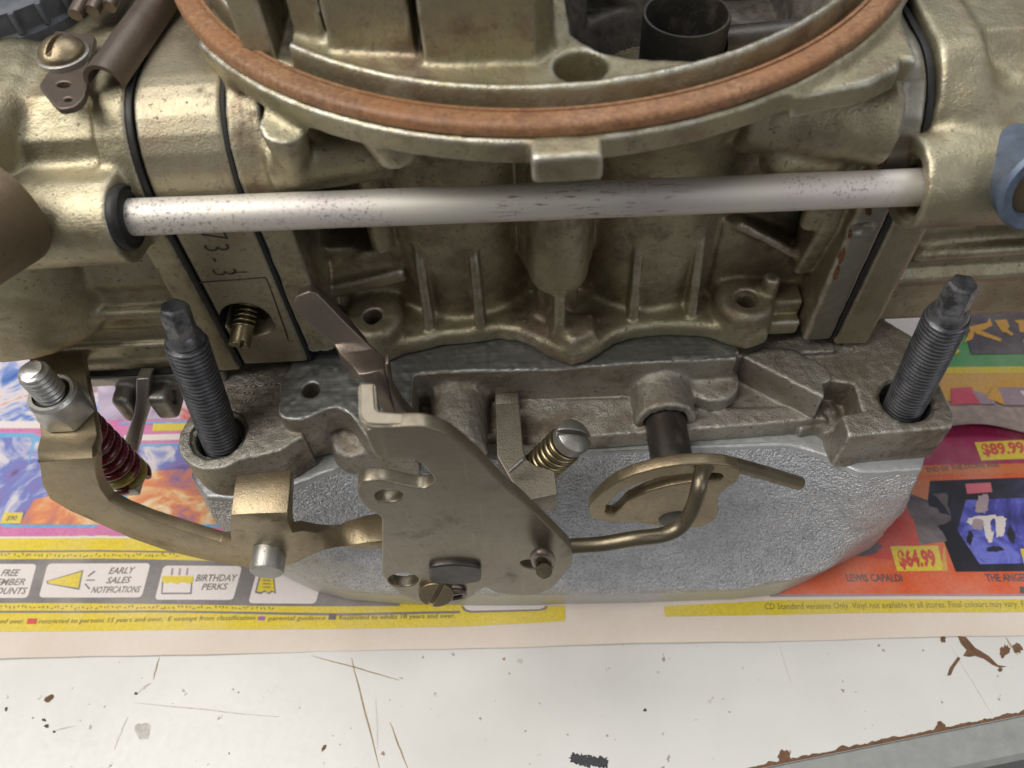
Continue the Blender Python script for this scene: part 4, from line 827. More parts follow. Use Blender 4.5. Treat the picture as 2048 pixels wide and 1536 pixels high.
me.polygons.foreach_set('material_index', np.where(inb, 2, ((cz[:, 0] > 53) & (cz[:, 2] < 69)).astype(np.int32)).astype(np.int32))
# booster venturi
bc = Vector((22.6, 34.8, 60.8))
link('venturi_booster', lathe('venturi_booster', bc, (0, 0, 1), [(6.0, -9), (7.1, -6), (7.2, 5.4), (7.1, 5.75), (6.7, 5.75), (6.5, 5.2), (6.0, -2), (5.0, -7.5)], 48), 'dark_steel', carb)
link('booster_arm', tube('booster_arm', [bc+Vector((7, .3, -.5)), bc+Vector((16, .8, -.4)), bc+Vector((26, 1.4, -.2))], 3.0, 20), 'dark_steel', carb)
link('bore_floor', lathe('bore_floor', (22, 37, 22), (0, 0, 1), [(12.4, 0), (12.4, .8)], 40), 'dark_hole', carb)
# ---------------------------------------------------------------- metering block
G = Field((-69, 11, 4), (-50, 122, 69), .45)
profm = [(13.4, 6), *arcprof(13.4, 50, 26, 66.2), (118, 66.2), (118, 9), (20, 6)]
G.add(s_prism(profm, 'x', -66.6, -52.6, .8))
hc = P(492, 642, y=13.4)
G.cut(s_cyl((hc[0], 11, hc[2]), (hc[0], 24, hc[2]), 5.0)); G.cut(s_cyl((hc[0]+3.0, 10, hc[2]-2.4), (hc[0]+1.4, 18, hc[2]-.6), 3.4, 2.0), .4)
q0, q1, q2, q3 = [P(*q, y=13.4) for q in ((392, 566), (531, 555), (577, 682), (420, 682))]
G.cut(s_box((q0[0]+.9, 12, q2[2]+1.2), (q1[0]-.2, 13.55, q0[2]), .1))
mb = G.build('metering_block', 'gold_block', carb)
ha = Vector(P(489, 640, y=14.5)); hd = (Vector(P(482, 668, y=12.2))-Vector(P(497, 596, y=19))).normalized()
s0 = Vector(P(499, 594, y=20))
slotted('idle_mixture_screw', s0+hd*6.0, hd, 2.1, 4.4, .2, (.55, 0, .8), 'brass', mb, .42, 1.1, 6, .15)
link('screw_spring', coil('screw_spring', s0, hd, 6.2, 1.85, .42, 6.5, 8, 20), 'brass', mb)
for txt, u, v, s_ in (('7', 431, 478, 4.6), ('3', 437, 503, 4.6), ('-', 443, 529, 4.2), ('3', 452, 551, 4.6)):
    c = P(u, v, y=13.3); link('stamped_number', text_mesh('stamped_number', txt, (c[0]-2.2, 13.33, c[2]+1.6), (0, 0, -1), (1, 0, 0), (0, -1, 0), s_, 0, 0, -.012), 'olive_dark', mb)
link('stamped_number', text_mesh('stamped_number', 'l', (P(463, 545, y=13.33)), (0, 0, -1), (1, 0, 0), (0, -1, 0), 3., 0, 0, -.01), 'olive_dark', mb)
for pts in (((392, 566), (531, 555)), ((531, 555), (540, 575), (577, 682))):
    link('scribed_line', tube('scribed_line', [P(u, v, y=13.36) for u, v in pts], .11, 6), 'olive_dark', mb)
def outline_plate(nm, prof, x, t, mat, par, grow=0.):
    c = np.mean(prof, 0); pts = [(x, p[0], p[1]) for p in prof]; return link(nm, plate(nm, rounded(pts, .8, 3), t, (1, 0, 0), bevel=.12), mat, par)
outline_plate('gasket', [(p[0]-(.25 if p[0] < 20 else 0), p[1]-(.4 if p[1] < 12 else -.15)) for p in profm], -66.7, .95, 'rubber', carb)
outline_plate('gasket', [(p[0]+.25, p[1]-(.2 if p[1] < 12 else -.0)) for p in profm], -52.0, .65, 'dark_gasket', carb)
outline_plate('gasket', [(13.5, 4.6), *arcprof(13.5, 50, 26.3, 65), (110, 66), (110, 5)], 59.4, 1.1, 'rubber', carb)
# ---------------------------------------------------------------- float bowls
L = Field((-124, 0, -1), (-66, 100, 72), .6)
L.add(s_prism([(13.4, 4), *arcprof(13.4, 50, 26, 66.4), (98, 66.4), (98, 4)], 'x', -73.4, -67.8, .6))
L.add(s_prism([(16, 4.5), (15.4, 8), (16.2, 16), (15.2, 18), (16.6, 27), (15.8, 29.6), (17.5, 36), (17.2, 44), (15.5, 54), (18, 61), (23, 65.6), (30, 66), (98, 66), (98, 4)], 'x', -110, -70, 1.2), 1)
L.add(s_cyl((-106, 11.0, 50.2), (-71.0, 11.0, 50.2), 7.4, 7.4, .6), 1.6); L.add(s_box((-106, 11, 43), (-71, 20, 57), 1), 2)
L.add(s_cyl((-108, 28, 17), (-106.5, 28, 68.5), 22, 23.5, 5), 1.0)
L.add(s_cap((-116, 14, 50), (-112, 20, 46), 11, 10), 4)
L.cut(s_box((-88, 10, 33.6), (-73.8, 16.2, 35.4), .2), 1.2); L.add(s_cap((-112, 15.6, 22.5), (-75, 14.9, 22.5), 1.3), 1.5); L.add(s_box((-108, 14.6, 11.6), (-73.6, 24, 12.6), .3), .6)
L.add(s_box((-106, 14.6, 4), (-74, 24, 7.6), .8), .8)
L.rough(.05, 1.6, 21).rough(.05, 6, 22)
bowl = L.build('float_bowl', 'gold_bowl', carb, 'left gold float bowl with bracket and brown cap')
R_ = Field((55, 1, -3), (128, 100, 76), .6)
R_.add(s_prism([(14.0, 1.8), *arcprof(13.6, 50, 24, 66.4), (98, 68), (98, 2), (18, .5)], 'x', 59.6, 67.2, .9))
R_.add(s_prism([(17.2, 5.5), (15.6, 8), (16.2, 17), (14.9, 20), (16.8, 22), (17.6, 30), (16.6, 36), (18, 40), (17, 50), (18, 60), (26, 66), (98, 67), (98, 4)], 'x', 64, 101, 2.2), 1)
R_.add(s_cyl((56.6, 10.4, 49.6), (97, 11, 49.8), 7.6, 8.2, .6), 1.6); R_.add(s_box((61.2, 11, 42.5), (97, 22, 57), 1), 2)
R_.cut(s_cyl((52, 9.2, 49.5), (66.5, 9.2, 49.5), 4.4)); R_.cut(s_cyl((50, 9.2, 49.5), (57.6, 9.2, 49.5), 5.2), .3)
R_.add(s_cap((66, 19, 57), (100, 19, 57.5), 5.5), 3)
R_.add(s_cyl((98, 22, 34), (96, 26, 72), 15, 16, 3), 4)
R_.add(s_cyl((99, 32, 58), (99, 32, 71), 9, 8, 2), 2)
R_.add(s_cap((70, 16.2, 26), (97, 15.4, 27.5), 1.4, 1.2), 2.5)
R_.rough(.05, 1.6, 31).rough(.06, 6, 32)
bowr = R_.build('float_bowl', 'gold_bowl', carb, 'right gold float bowl with fuel inlet')

for k, (u, v, a_, b_) in enumerate([(1776, 268, 9, 20), (1758, 314, 16, 17), (1738, 420, 7, 12), (1683, 512, 7, 14), (1672, 548, 5, 16), (1700, 470, 4, 9)]):
    q_ = [P(uu, vv, y=13.05) for uu, vv in blob(u, v, a_, b_, 20, 900+k, 16, .3)]; link('rust_stain', mesh('rust_stain', q_, [tuple(range(16))]), 'rust', body)
cast('plug_brown', (.20, .15, .09), (.17, .125, .075), (.15, .11, .07), grime=(.06, .045, .03), gr=(.55, .75), speck=.6, rough=.5, metal=.6, bumpd=.06)
# ---------------------------------------------------------------- cork gasket lying on the air horn
gk = link('air_cleaner_gasket', lathe('air_cleaner_gasket', (-.5, 66, 0), (0, 0, 1), [(62.4, 70.6), (62.4, 72.3), (62.5, 72.45), (63.0, 72.48), (63.12, 72.15), (63.32, 72.15), (63.44, 72.48), (65.5, 72.55), (66.1, 72.3), (66.4, 71.8), (66.45, 70.75), (66.3, 70.6)], 260), 'cork_gasket')
bm = bmesh.new(); bm.from_mesh(gk.data); bmesh.ops.delete(bm, geom=[f for f in bm.faces if len(f.verts) > 20], context='FACES')
vs = sorted(bm.verts, key=lambda v: v.index); n_ = 260
for i in range(n_): bm.faces.new([vs[i], vs[(i+1) % n_], vs[11*n_+(i+1) % n_], vs[11*n_+i]])
bmesh.ops.recalc_face_normals(bm, faces=bm.faces); bm.to_mesh(gk.data); bm.free(); smooth(gk.data, 40)
props(gk, 'copper brown cork gasket ring lying on the carburettor air horn', 'gasket')
# ---------------------------------------------------------------- studs standing loose in the ears
def stud(label, base, top_px, L=36.5):
    base = Vector(base); lo, hi = 20., 45.
    for _ in range(40):
        z = (lo+hi)/2; p = Vector(P(*top_px, z=z))
        if (p-base).length > L: hi = z
        else: lo = z
    d = (Vector(P(*top_px, z=lo))-base).normalized(); a = base-d*9
    t = thing('mounting_stud', label, 'stud', a, 'black mounting studs')
    def put(nm, me, mat): o = bpy.data.objects.new(nm, me); me.materials.append(MATS[mat]); COL.objects.link(o); o.parent = t; o.location = -a; return o
    put('threaded_shank', thread('threaded_shank', a, d, 9+L-8.2, 3.95, 1.06, .42, 44, 1.0, 7), 'black_oxide')
    e = base+d*(L-8.2)
    put('shoulder', lathe('shoulder', e-d*.1, d, [(3.4, 0), (3.35, .5), (3.0, 1.3), (2.5, 2.0)], 36), 'black_oxide')
    x, y, z = frame(d); bm = bmesh.new(); rings = []
    for r, h in ((2.75, 1.2), (2.75, 6.9), (2.35, 8.0), (1.9, 8.25)):
        rings.append([bm.verts.new(e+d*h+(x*math.cos(q)+y*math.sin(q))*r) for q in [math.pi/6+k*math.pi/3+.15 for k in range(6)]])
    for A_, B_ in zip(rings, rings[1:]):
        for k in range(6): bm.faces.new((A_[k], A_[(k+1) % 6], B_[(k+1) % 6], B_[k]))
    bm.faces.new(rings[-1]); bm.faces.new(rings[0][::-1]); bmesh.ops.bevel(bm, geom=bm.edges[:], offset=.12, segments=2, affect='EDGES')
    put('hex_tip', bm_mesh('hex_tip', bm, 30), 'black_oxide')
stud('black threaded stud in the round ear beside the bent gold pump lever', (-71.5, .2, 0), (346, 612))
stud('black threaded stud in the square ear in front of the loose coloured sheet', (71.7, .2, 0), (1927, 566))
# ---------------------------------------------------------------- transfer tube
ta, tb = Vector(P(276, 434, y=9.6)), Vector(P(1822, 375, y=9.2)); td = (tb-ta).normalized()
tt = link('transfer_tube', tube('transfer_tube', [ta-td*6]+[ta+td*(tb-ta).length*k/40 for k in range(41)]+[tb+td*5], lambda s_: 3.0+.02*math.sin(s_*40), 40), 'tube_alloy', carb)
link('seal_ring', lathe('seal_ring', ta-td*2.9, td, [(4.2, 0), (5.1, 0), (5.4, .4), (5.4, 1.4), (5.0, 1.9), (4.4, 1.7), (4.0, 2.0), (3.0, 2.0)], 44), 'rubber', tt)
link('seal_ring', lathe('seal_ring', tb+td*2.2, td, [(3.0, 0), (4.3, 0), (4.6, .5), (4.6, 3)], 40), 'copper_brown', tt)
# ---------------------------------------------------------------- throttle lever
YL = -31.0
tl_px = [(728, 862), (745, 858), (800, 853), (850, 853), (895, 868), (936, 900), (975, 938), (1008, 974), (1040, 999), (1085, 1042), (1126, 1082), (1141, 1098), (1146, 1114), (1144, 1132), (1122, 1157), (1105, 1177), (1075, 1189), (1041, 1192), (991, 1186), (972, 1174), (957, 1181), (946, 1192), (916, 1209), (890, 1211), (837, 1204), (804, 1190), (776, 1168), (764, 1150), (764, 1074), (764, 1034), (734, 1018), (716, 996), (713, 979), (725, 962), (760, 960), (798, 968), (845, 979), (866, 970), (870, 957), (847, 931), (824, 916), (761, 916), (751, 912), (739, 891)]
oval = lambda u, v, a, b, n=22, rot=0: [P(u+a*math.cos(t)*math.cos(rot)-b*math.sin(t)*math.sin(rot), v+a*math.cos(t)*math.sin(rot)+b*math.sin(t)*math.cos(rot), y=YL) for t in np.linspace(0, 2*math.pi, n, endpoint=False)]
lev = link('throttle_lever', plate('throttle_lever', rounded([P(u, v, y=YL) for u, v in tl_px], 1.2, 4), 2.3, (0, -1, 0), [oval(778, 992, 29, 13), oval(807, 1160, 31, 13.5), oval(1074, 1130, 34, 10, 22, .12)], .22, 3), 'lever_steel', carb)
c0 = P(716, 848, y=YL); yb_ = P(729, 763, z=c0[2])[1]
tabv = [(c0[0]-.1, YL+.2, c0[2]+.1), (c0[0]+2.2, YL+.2, c0[2]+.1)]
zr_ = P(775, 855, y=YL)[2]+.1
pts_tab = rounded([(c0[0]+6, YL-.03, 0), (c0[0]+.0, YL-.03, 0), (c0[0]-.6, yb_, 0), (c0[0]+1.7, yb_, 0), (c0[0]+2.3, YL+2.32, 0), (c0[0]+6, YL+2.32, 0)], [0, 2.4, .5, .5, .7, 0], 7)
ztop = lambda p: c0[2]-.3+(zr_-c0[2]+.3)*max(0, min(1, (p[0]-c0[0]-1)/5))
pts_tab = [(p[0], min(max(p[1], YL+.12), YL+2.18) if p[0] > c0[0]+3 else p[1], 0) for p in pts_tab]
v = [(p[0], p[1], ztop(p)) for p in pts_tab]+[(p[0]-(.5 if p[1] > YL+3 else 0), p[1], ztop(p)-(9 if p[0] < c0[0]+3 else 1.0)) for p in pts_tab]; n_ = len(pts_tab)
bm = bmesh.new(); vv = [bm.verts.new(Vector(q)) for q in v]; bm.faces.new(vv[:n_]); bm.faces.new(vv[n_:][::-1])
for i in range(n_): bm.faces.new((vv[i], vv[n_+i], vv[n_+(i+1) % n_], vv[(i+1) % n_]))
bmesh.ops.recalc_face_normals(bm, faces=bm.faces); bmesh.ops.bevel(bm, geom=[e for e in bm.edges if e.calc_face_angle(0) > .9], offset=.35, segments=3, affect='EDGES')
link('bent_tab', bm_mesh('bent_tab', bm, 45), 'lever_steel', lev)
# thick collar round the slot (pressed eye)
slug = [P(910+52*max(-1, min(1, 1.35*math.cos(t))), 1150+20*math.sin(t), y=YL-1.0) for t in np.linspace(0, 2*math.pi, 30, endpoint=False)]
link('throttle_shaft', plate('throttle_shaft', rounded(slug, .2, 2), 1.6, (0, -1, 0), bevel=.45, res=3), 'dark_steel', lev)
link('shaft_rod', lathe('shaft_rod', (-21.6, YL+2, -4.6), (0, 1, 0), [(4.4, 0), (4.4, 30)], 32), 'dark_steel', lev)
sc = Vector(P(872, 1192, y=YL-1.6))
scr = slotted('cheese_screw', sc+Vector((0, 1.0, 0)), (0, -1, .35), 3.5, 1.2, 0, (.42, 0, .9), 'gold_steel', lev, .5, .8, 2.5, .17)
link('wire_clip', tube('wire_clip', spline([P(892, 1186, y=YL-.5), P(905, 1181, y=YL-.8), P(925, 1183, y=YL-.7), P(928, 1192, y=YL-.6), P(905, 1197, y=YL-.6)], 5), .5, 8), 'brown_steel', lev)
# link rod from the lever to the secondary lever
rp = [P(1598, 966, y=-11.5), P(1540, 949, y=-12.5), P(1470, 930, y=-14), P(1425, 925, y=-16), P(1404, 945, y=-19), P(1398, 975, y=-22), P(1385, 1018, y=-24), P(1362, 1052, y=-25.5), P(1325, 1070, y=-26.5), P(1270, 1077, y=-27), P(1205, 1088, y=-27), P(1150, 1092, y=-27), P(1112, 1096, y=-27.4), P(1094, 1108, y=-29), P(1089, 1124, y=-32), P(1088, 1142, y=-34.8)]
rod = link('link_rod', tube('link_rod', spline(rp, 6), lambda s_: 1.5, 18), 'rod_steel', carb)
link('rod_clip', tube('rod_clip', spline([P(1072, 1128, y=-33.2), P(1068, 1112, y=-33.8), P(1080, 1104, y=-34.2), P(1096, 1108, y=-34), P(1103, 1120, y=-33.4), P(1096, 1130, y=-33)], 6), .75, 10), 'brown_steel', rod)
# secondary lever with its arc slot
YD = -18.
dpx = [(1178, 1026), (1180, 1013), (1190, 1001), (1211, 980), (1238, 962), (1273, 948), (1317, 936), (1361, 929), (1414, 927), (1457, 930), (1477, 938), (1482, 948), (1475, 964), (1449, 980), (1436, 996), (1436, 1012), (1438, 1026), (1428, 1042), (1403, 1055), (1340, 1056), (1273, 1045), (1229, 1045), (1194, 1041), (1182, 1034)]
spx = [(1213, 1011), (1238, 984), (1282, 966), (1326, 954), (1396, 945), (1440, 947), (1449, 954), (1438, 962), (1396, 962), (1335, 972), (1291, 985), (1255, 1003), (1241, 1019), (1226, 1031), (1210, 1027)]
sec = link('secondary_lever', plate('secondary_lever', rounded([P(u, v, y=YD) for u, v in dpx], .8, 4), 2.4, (0, -1, 0), [rounded([P(u, v, y=YD) for u, v in spx], .5, 3)], .3, 3), 'gold_steel', carb)
link('secondary_shaft', lathe('secondary_shaft', (22.6, YD+1, -5.4), (0, 1, 0), [(4.35, 0), (4.35, 24)], 36), 'dark_steel', sec)
link('shaft_end', lathe('shaft_end', P(1350, 1036, y=YD+.2), (0, -1, 0), [(3.4, 0), (3.4, .35), (3.0, .5)], 30), 'dark_steel', sec)
# idle stop bracket and speed screw
ibk = link('idle_stop', plate('idle_stop', rounded([P(u, v, z=-1.2) for u, v in ((991, 807), (1039, 806), (1047, 900), (1052, 917), (1070, 930), (1110, 941), (1116, 988), (1060, 1000), (1030, 975), (994, 912))], .5, 3), 6.5, (0, 0, 1), bevel=.25), 'stop_steel', carb)
link('stop_step', box_mesh('stop_step', (P(990, 790, z=-3.4)[0], P(1000, 806, z=-3.4)[1]-.3, -9), (P(1037, 790, z=-3.4)[0], P(1000, 775, z=-3.4)[1], -3.4), .3), 'stop_steel', ibk)
link('pivot_wire', tube('pivot_wire', [P(1019, 943, y=-13), P(1048, 918, y=-12)], .45, 8), 'zinc', ibk)
ia, ib = Vector(P(1080, 936, z=-7)), Vector(P(1136, 884, z=3.5)); idd = (ib-ia).normalized(); iL = (ib-ia).length
sx_ = (Vector(P(1190, 842, y=ib.y))-Vector(P(1118, 862, y=ib.y)))
isc = slotted('idle_screw', ib, idd, 3.75, 2.7, 1.4, sx_, 'zinc_grey', carb, .5, 2.2, iL+2, .2, .2)
link('idle_spring', coil('idle_spring', ia, idd, iL-1.0, 3.3, .62, 6.6, 10, 26), 'brass', isc)
# brown fast-idle arm
yv = lambda v: float(np.interp(v, [590, 698, 742, 780, 830], [6, 1.5, -6.5, -7.5, -6.5]))
rows = [[P(u, v, y=yv(v)) for u, v in r] for r in (((583, 612), (592, 592), (618, 582), (634, 586)), ((602, 634), (618, 620), (636, 610), (654, 606)), ((632, 662), (655, 654), (674, 649), (692, 646)), ((666, 688), (690, 686), (711, 684), (730, 682)), ((680, 708), (708, 704), (734, 701), (753, 699)), ((704, 731), (728, 726), (752, 720), (769, 715)), ((717, 750), (736, 746), (756, 741), (771, 736)), ((732, 772), (746, 769), (761, 766), (774, 763)), ((754, 800), (762, 798), (770, 796), (779, 794)), ((770, 830), (778, 829), (786, 828), (793, 827)))]
link('fast_idle_arm', quads_solid('fast_idle_arm', rows, 3.0, .35), 'brown_steel', carb)
foot = [[P(u, v, y=-6.5) for u, v in r] for r in (((769, 730), (777, 728)), ((776, 785), (784, 780)), ((770, 822), (806, 816)), ((760, 850), (830, 842)))]
link('arm_foot', quads_solid('arm_foot', foot, 2.4, .3), 'brown_steel', carb)
# ---------------------------------------------------------------- gold pump lever
yu = lambda u: -10.5-(u-100)/440*9.5
zt = 10.5
pl_v, pl_f = [], []
def ad(*pts):
    i = len(pl_v); pl_v.extend(pts); return list(range(i, i+len(pts)))
top = [ad(P(a, b, z=zt), P(c, e, z=zt)) for (a, b), (c, e) in (((104, 644), (146, 641)), ((80, 652), (151, 652)), ((61, 678), (157, 672)), ((55, 700), (161, 692)), ((66, 760), (173, 758)), ((77, 830), (188, 828)), ((82, 870), (194, 868)))]
fa, fb = P(79, 925, y=yu(79)), P(186, 916, y=yu(186))
ba = (np.array(pl_v[top[-1][0]])+fa)/2+np.array([0, -.7, .7]); bb = (np.array(pl_v[top[-1][1]])+fb)/2+np.array([0, -.7, .7])
r_b0 = ad(np.array(pl_v[top[-1][0]])+(0, -1.2, -.15), np.array(pl_v[top[-1][1]])+(0, -1.2, -.15)); r_bend = ad(ba, bb); r_b2 = ad(fa*.75+ba*.25+np.array([0, -.35, 0]), fb*.75+bb*.25+np.array([0, -.35, 0])); r_f0 = ad(fa, fb); r_f1 = ad(P(84, 968, y=yu(84)), P(192, 955, y=yu(192)))
prev = None
for r in top+[r_b0, r_bend, r_b2, r_f0, r_f1]:
    if prev: pl_f.append((prev[0], prev[1], r[1], r[0]))
    prev = r
cols = [((100, 998), (200, 978)), ((140, 1022), (218, 1003)), ((190, 1044), (250, 1020)), ((260, 1076), (300, 1040)), ((340, 1104), (350, 1056)), ((410, 1120), (400, 1072)), ((455, 1128), (440, 1084)), ((468, 1130), (462, 1082))]
for (a, b) in cols:
    r = ad(P(*a, y=yu(a[0])), P(*b, y=yu(b[0]))); pl_f.append((prev[0], prev[1], r[1], r[0])); prev = r
seam = prev
mid = [((500, 1136), (500, 1082)), ((560, 1138), (548, 1076)), ((592, 1126), (584, 1066))]
for (a, b) in mid:
    r = ad(P(*a, y=yu(a[0])), P(*b, y=yu(b[0]))); pl_f.append((prev[0], prev[1], r[1], r[0])); prev = r
tb_ = [seam[1], len(pl_v)-5, len(pl_v)-3, len(pl_v)-1]
tr = [tb_]
z1 = P(520, 1032, y=yu(520))[2]
for pts in (((461, 1048), (498, 1046), (540, 1044), (574, 1042)),):
    tr.append(ad(*[P(u, v, y=yu(u)) for u, v in pts]))
for pts, z_ in ((((462, 1030), (498, 1028), (540, 1026), (575, 1024)), z1+.5), (((467, 985), (500, 982), (545, 978), (580, 975)), z1+1.1), (((473, 950), (506, 946), (550, 942), (582, 940)), z1+1.2)):
    tr.append(ad(*[P(u, v, z=z_) for u, v in pts]))
for A_, B_ in zip(tr, tr[1:]):
    for k in range(3): pl_f.append((A_[k], A_[k+1], B_[k+1], B_[k]))
tail = [((618, 1112), (606, 1062), -20.4, -20.), ((648, 1100), (634, 1066), -20.4, -19.), ((676, 1094), (664, 1058), -20, -17.5), ((704, 1090), (694, 1042), -20, -15), ((740, 1084), (734, 1030), -20, -13), ((790, 1076), (790, 1022), -20, -12)]
for a, b, ya, yb2 in tail:
    r = ad(P(*a, y=ya), P(*b, y=yb2)); pl_f.append((prev[0], prev[1], r[1], r[0])); prev = r
pump = link('pump_lever', solid('pump_lever', pl_v, pl_f, 2.5, .3), 'gold_steel', carb)
link('pivot_pin', lathe('pivot_pin', P(540, 1100, y=yu(540)+.5), (0, -1, 0), [(3.5, 0), (3.5, 4.6), (3.2, 5.0), (0.5, 5.1)], 36), 'zinc_grey', pump)
bz = zt; bx = Vector(P(139, 826, z=bz)); bolt = link('adjusting_bolt', thread('adjusting_bolt', bx+Vector((0, 0, -26)), (0, 0, 1), 40.5, 2.9, 1.2, .5, 40, 1.0, 7), 'zinc', pump)
nut = bmesh.new(); rg = []
for r, z_, hexed in ((5.0, 0, 1), (5.35, .4, 1), (5.35, 4.3, 1), (4.75, 5.2, 0), (4.7, 6.6, 0), (4.2, 7.2, 0), (3.55, 7.2, 0), (3.5, 5.0, 0)):
    ring = []
    for k in range(48):
        th = 2*math.pi*k/48+.35; q = r
        if hexed: q = min(r*1.02, r*.9*math.cos(math.pi/6)/math.cos(((th) % (math.pi/3))-math.pi/6)*1.12)
        ring.append(nut.verts.new(bx+Vector((math.cos(th)*q, math.sin(th)*q, z_+.05))))
    rg.append(ring)
for a_, b_ in zip(rg, rg[1:]):
    for k in range(48): nut.faces.new((a_[k], a_[(k+1) % 48], b_[(k+1) % 48], b_[k]))
nut.faces.new(rg[0][::-1]); nt = link('lock_nut', bm_mesh('lock_nut', nut, 28), 'zinc', pump)
link('nylon_insert', lathe('nylon_insert', bx+Vector((0, 0, 4.5)), (0, 0, 1), [(3.6, 0), (3.6, 2.1), (3.0, 2.3)], 30), 'dark_hole', nt)
spg = coil('override_spring', bx+Vector((0, 0, zt-14.6-22-1.0)), (0, 0, 1), 22.5, 4.05, .98, 8.2, 12, 30, R2=3.2)
spo = link('override_spring', spg, 'red_paint', pump); spg.materials.append(MATS['yellow_paint'])
for p_ in spg.polygons:
    t_ = p_.index/len(spg.polygons)
    if .10 < t_ < .235: p_.material_index = 1
link('spring_seat', box_mesh('spring_seat', (bx.x-4.2, bx.y-4.5, -17), (bx.x+3.6, bx.y+3.6, -14.4), .5), 'zinc_grey', pump)
# ---------------------------------------------------------------- accelerator pump housing below the left bowl
H = Field((-118, 0, -12), (-66, 60, 6), .45)
H.add(s_box((-104, 13.5, .2), (-72, 50, 3.6), .6))
h0, h1, h2, h3 = [P(u, 800, y=11)[0] for u in (234, 270, 306, 352)]
H.add(s_box((h0, 8.5, -7), (h1, 16, 1.6), 1.3), .8); H.add(s_box((h2, 8.5, -6.6), (h3, 16, 1.6), 1.3), .8); H.add(s_box((h0, 13, -5), (h3, 20, 1), .8), .8)
hb = P(350, 795, y=11); H.cut(s_cyl((h3-1.4, 11.4, hb[2]-.4), (h3+4, 11.4, hb[2]-.4), 1.7)); H.rough(.05, 1.2, 41)
ph = H.build('pump_housing', 'zinc_grey', carb)
link('cover_gasket', box_mesh('cover_gasket', (-104.5, 13.6, 3.5), (-72, 50, 4.2), .1), 'dark_gasket', carb)
ya_ = lambda v: 10.5-(v-760)/200*6
arm = [[P(u, v, y=ya_(v)) for u, v in r] for r in (((272, 758), (299, 757)), ((271, 800), (297, 799)), ((266, 832), (296, 826)), ((252, 872), (283, 866)), ((243, 900), (276, 898)), ((236, 938), (264, 938)), ((233, 962), (258, 964)))]
link('pump_arm', quads_solid('pump_arm', arm, 3.6, .3), 'zinc_grey', ph)
# ---------------------------------------------------------------- plugs, bolts, bracket
def hexhead(name, a, d, r, h, mat, par, label=None):
    x, y, d = frame(d); a = Vector(a); bm = bmesh.new(); R_ = []
    for rr, t in ((r*.98, 0), (r, .2), (r, h-.5), (r*.88, h)): R_.append([bm.verts.new(a+d*t+(x*math.cos(k*math.pi/3+.3)+y*math.sin(k*math.pi/3+.3))*rr) for k in range(6)])
    for A_, B_ in zip(R_, R_[1:]):
        for k in range(6): bm.faces.new((A_[k], A_[(k+1) % 6], B_[(k+1) % 6], B_[k]))
    bm.faces.new(R_[-1]); bm.faces.new(R_[0][::-1]); bmesh.ops.bevel(bm, geom=bm.edges[:], offset=.35, segments=2, affect='EDGES'); return link(name, bm_mesh(name, bm, 35), mat, par, label)
bb_ = P(58, 655, y=17); hexhead('bowl_screw', (-111.2, bb_[1], bb_[2]), (-1, 0, 0), 4.3, 5.0, 'copper_brown', bowl); link('washer', lathe('washer', (-109.8, bb_[1], bb_[2]), (-1, 0, 0), [(4.4, 0), (4.4, 1.5)], 32), 'dark_gasket', bowl)
br_ = P(2018, 572, y=16.5); hexhead('bowl_screw', (101.8, br_[1], br_[2]), (1, 0, 0), 4.8, 6, 'copper_brown', bowr); link('washer', lathe('washer', (100.2, br_[1], br_[2]), (1, 0, 0), [(5.8, 0), (5.8, 1.8)], 32), 'dark_gasket', bowr)
cp = Vector(P(-76, 512, y=-4)); link('sight_plug', lathe('sight_plug', cp+Vector((1, 12, -2)), (-.45, -1, .25), [(8.8, 0), (8.8, 11), (8.4, 11.9), (7.0, 12.3), (6.7, 11.6), (.5, 11.6)], 48), 'plug_brown', bowl)
cr = Vector(P(2066, 374, y=2)); link('fuel_fitting', lathe('fuel_fitting', cr+Vector((.5, 10, -3)), (.10, -1, .3), [(6.4, 0), (6.4, 9.2), (6.9, 9.8), (7.1, 10.8), (6.6, 11.5), (5.2, 11.4), (4.8, 10.4), (4.6, 6)], 44), 'blue_anodised', bowr)
link('fitting_core', lathe('fitting_core', cr+Vector((.5, 10, -3)), (.10, -1, .3), [(4.9, 0), (4.9, 9.6), (4.2, 10.0), (1, 10)], 30), 'plug_brown', bowr)
zb = 67.0
brk = link('tube_bracket', plate('tube_bracket', rounded([P(u, v, z=zb+1.2) for u, v in ((76, 172), (96, 142), (80, 112), (110, 60), (190, 70), (182, 112), (171, 136), (176, 168), (166, 198), (148, 214), (118, 219), (104, 206))], .8, 4), 1.1, (0, 0, 1), [[P(136+8*math.cos(t), 199+4.2*math.sin(t), z=zb+1.2) for t in np.linspace(0, 6.28, 16, endpoint=False)], [P(127+14*math.cos(t), 169+6*math.sin(t), z=zb+1.2) for t in np.linspace(0, 6.28, 18, endpoint=False)]], .25), 'brown_steel', bowl)
a0, a1 = Vector(P(176, 168, z=zb+1.0)), Vector(P(246, 172, z=zb+.2)); ax_ = (Vector(P(340, -40, z=zb+3))-Vector(P(215, 135, z=zb+3))).normalized(); rw = (a1-a0).length/2*1.15; cm = (a0+a1)/2
ch_v = []; ch_f = []
for k in range(12):
    for i in range(17):
        th = math.pi*(1-i/16); pxy = cm+(a1-a0).normalized()*math.cos(th)*rw+Vector((0, 0, 1))*math.sin(th)*rw*1.15; ch_v.append(pxy+ax_*k*6)
for k in range(11):
    for i in range(16): ch_f.append((k*17+i, k*17+i+1, (k+1)*17+i+1, (k+1)*17+i))
link('clip_channel', solid('clip_channel', ch_v, ch_f, .7, 0), 'brown_steel', brk)
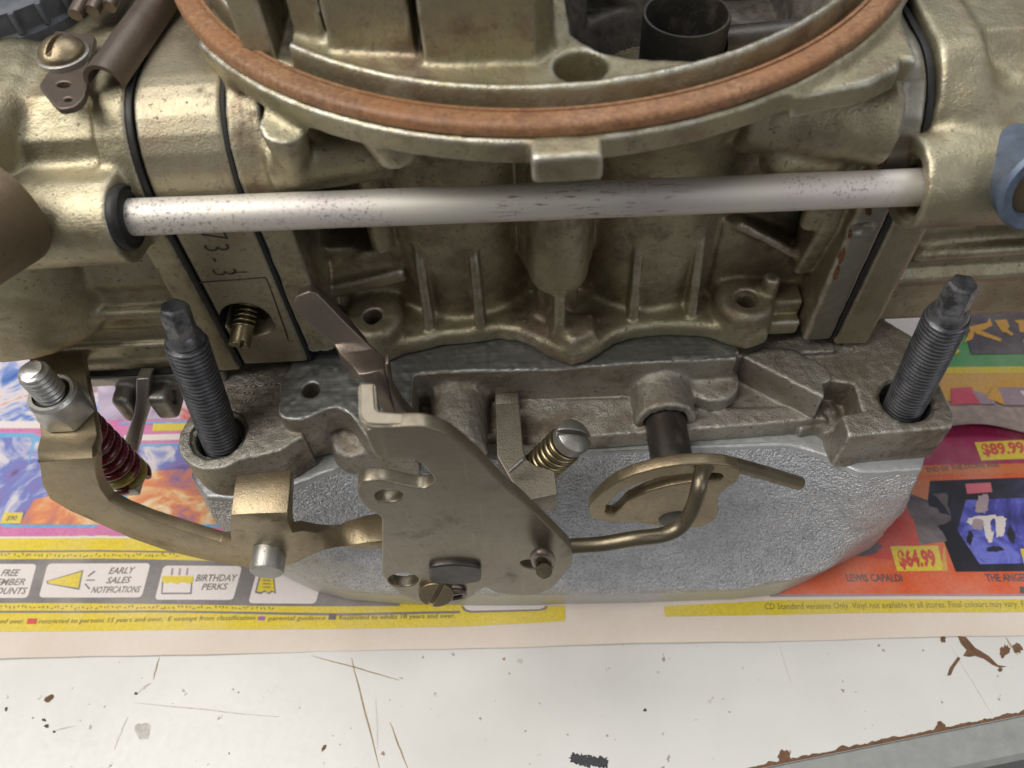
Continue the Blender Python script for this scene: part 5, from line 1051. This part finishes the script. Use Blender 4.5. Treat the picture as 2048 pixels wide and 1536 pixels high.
for k in range(3):
    e0 = Vector(P(150+k*34, 30-k*8, z=zb+2.5)); link('clip_finger', tube('clip_finger', [e0, e0+ax_*9+Vector((0, 0, 1.5)), e0+ax_*22], 1.2, 10), 'brown_steel', brk)
scn = Vector(P(128, 112, z=zb+1.6)); bs = slotted('bracket_screw', scn, (0, 0, 1), 3.6, 1.2, 1.9, (.25, 1, 0), 'gold_steel', brk, .45, 1.3, 1, .18); link('lock_washer', lathe('lock_washer', scn-Vector((0, 0, .4)), (0, 0, 1), [(4.1, 0), (4.1, .8), (3.9, .9)], 36), 'zinc_grey', brk)
co = Vector(P(-22, -66, z=72)); cap_ = link('choke_cap', lathe('choke_cap', (co.x, co.y, 63), (0, 0, 1), [(17.4, 0), (17.4, 4.6), (16.8, 5.2), (16.8, 8.6), (15.9, 9.2), (14.4, 9.2), (14.0, 8.4)], 60), 'grey_plastic', bowl)
link('cap_disc', lathe('cap_disc', (co.x, co.y, 66), (0, 0, 1), [(14.2, 0), (14.0, 5.0), (9, 5.3)], 48), 'copper_brown', cap_)
for k in range(24):
    th = 2*math.pi*k/24; c_ = Vector((co.x+17.0*math.cos(th), co.y+17.0*math.sin(th), 69.8)); link('grip_rib', box_mesh('grip_rib', c_-Vector((.45, .45, 1.8)), c_+Vector((.45, .45, 1.8)), .1), 'grey_plastic', cap_)
# cast lettering on the base plate
for ch, u, v in (('8', 510, 806), ('8', 508, 791), ('3', 512, 776), ('8', 517, 756), ('3', 553, 772)):
    o_ = P(u, v, z=.05); link('cast_number', text_mesh('cast_number', ch, o_, (0, 1, 0), (-1, 0, 0), (0, 0, 1), 2.7, 0, .3, -.018), 'cast_edge', bp)
t0_, t1_ = P(1762, 726, z=.05), P(1682, 668, z=.05); ex_ = (t1_-t0_)/np.linalg.norm(t1_-t0_); ey_ = np.cross((0, 0, 1), ex_)
link('cast_number', text_mesh('cast_number', '12R-52V', t0_-ey_*-.2, ex_, ey_, (0, 0, 1), 2.4, 0, .3, -.018, np.linalg.norm(t1_-t0_)), 'cast_edge', bp)
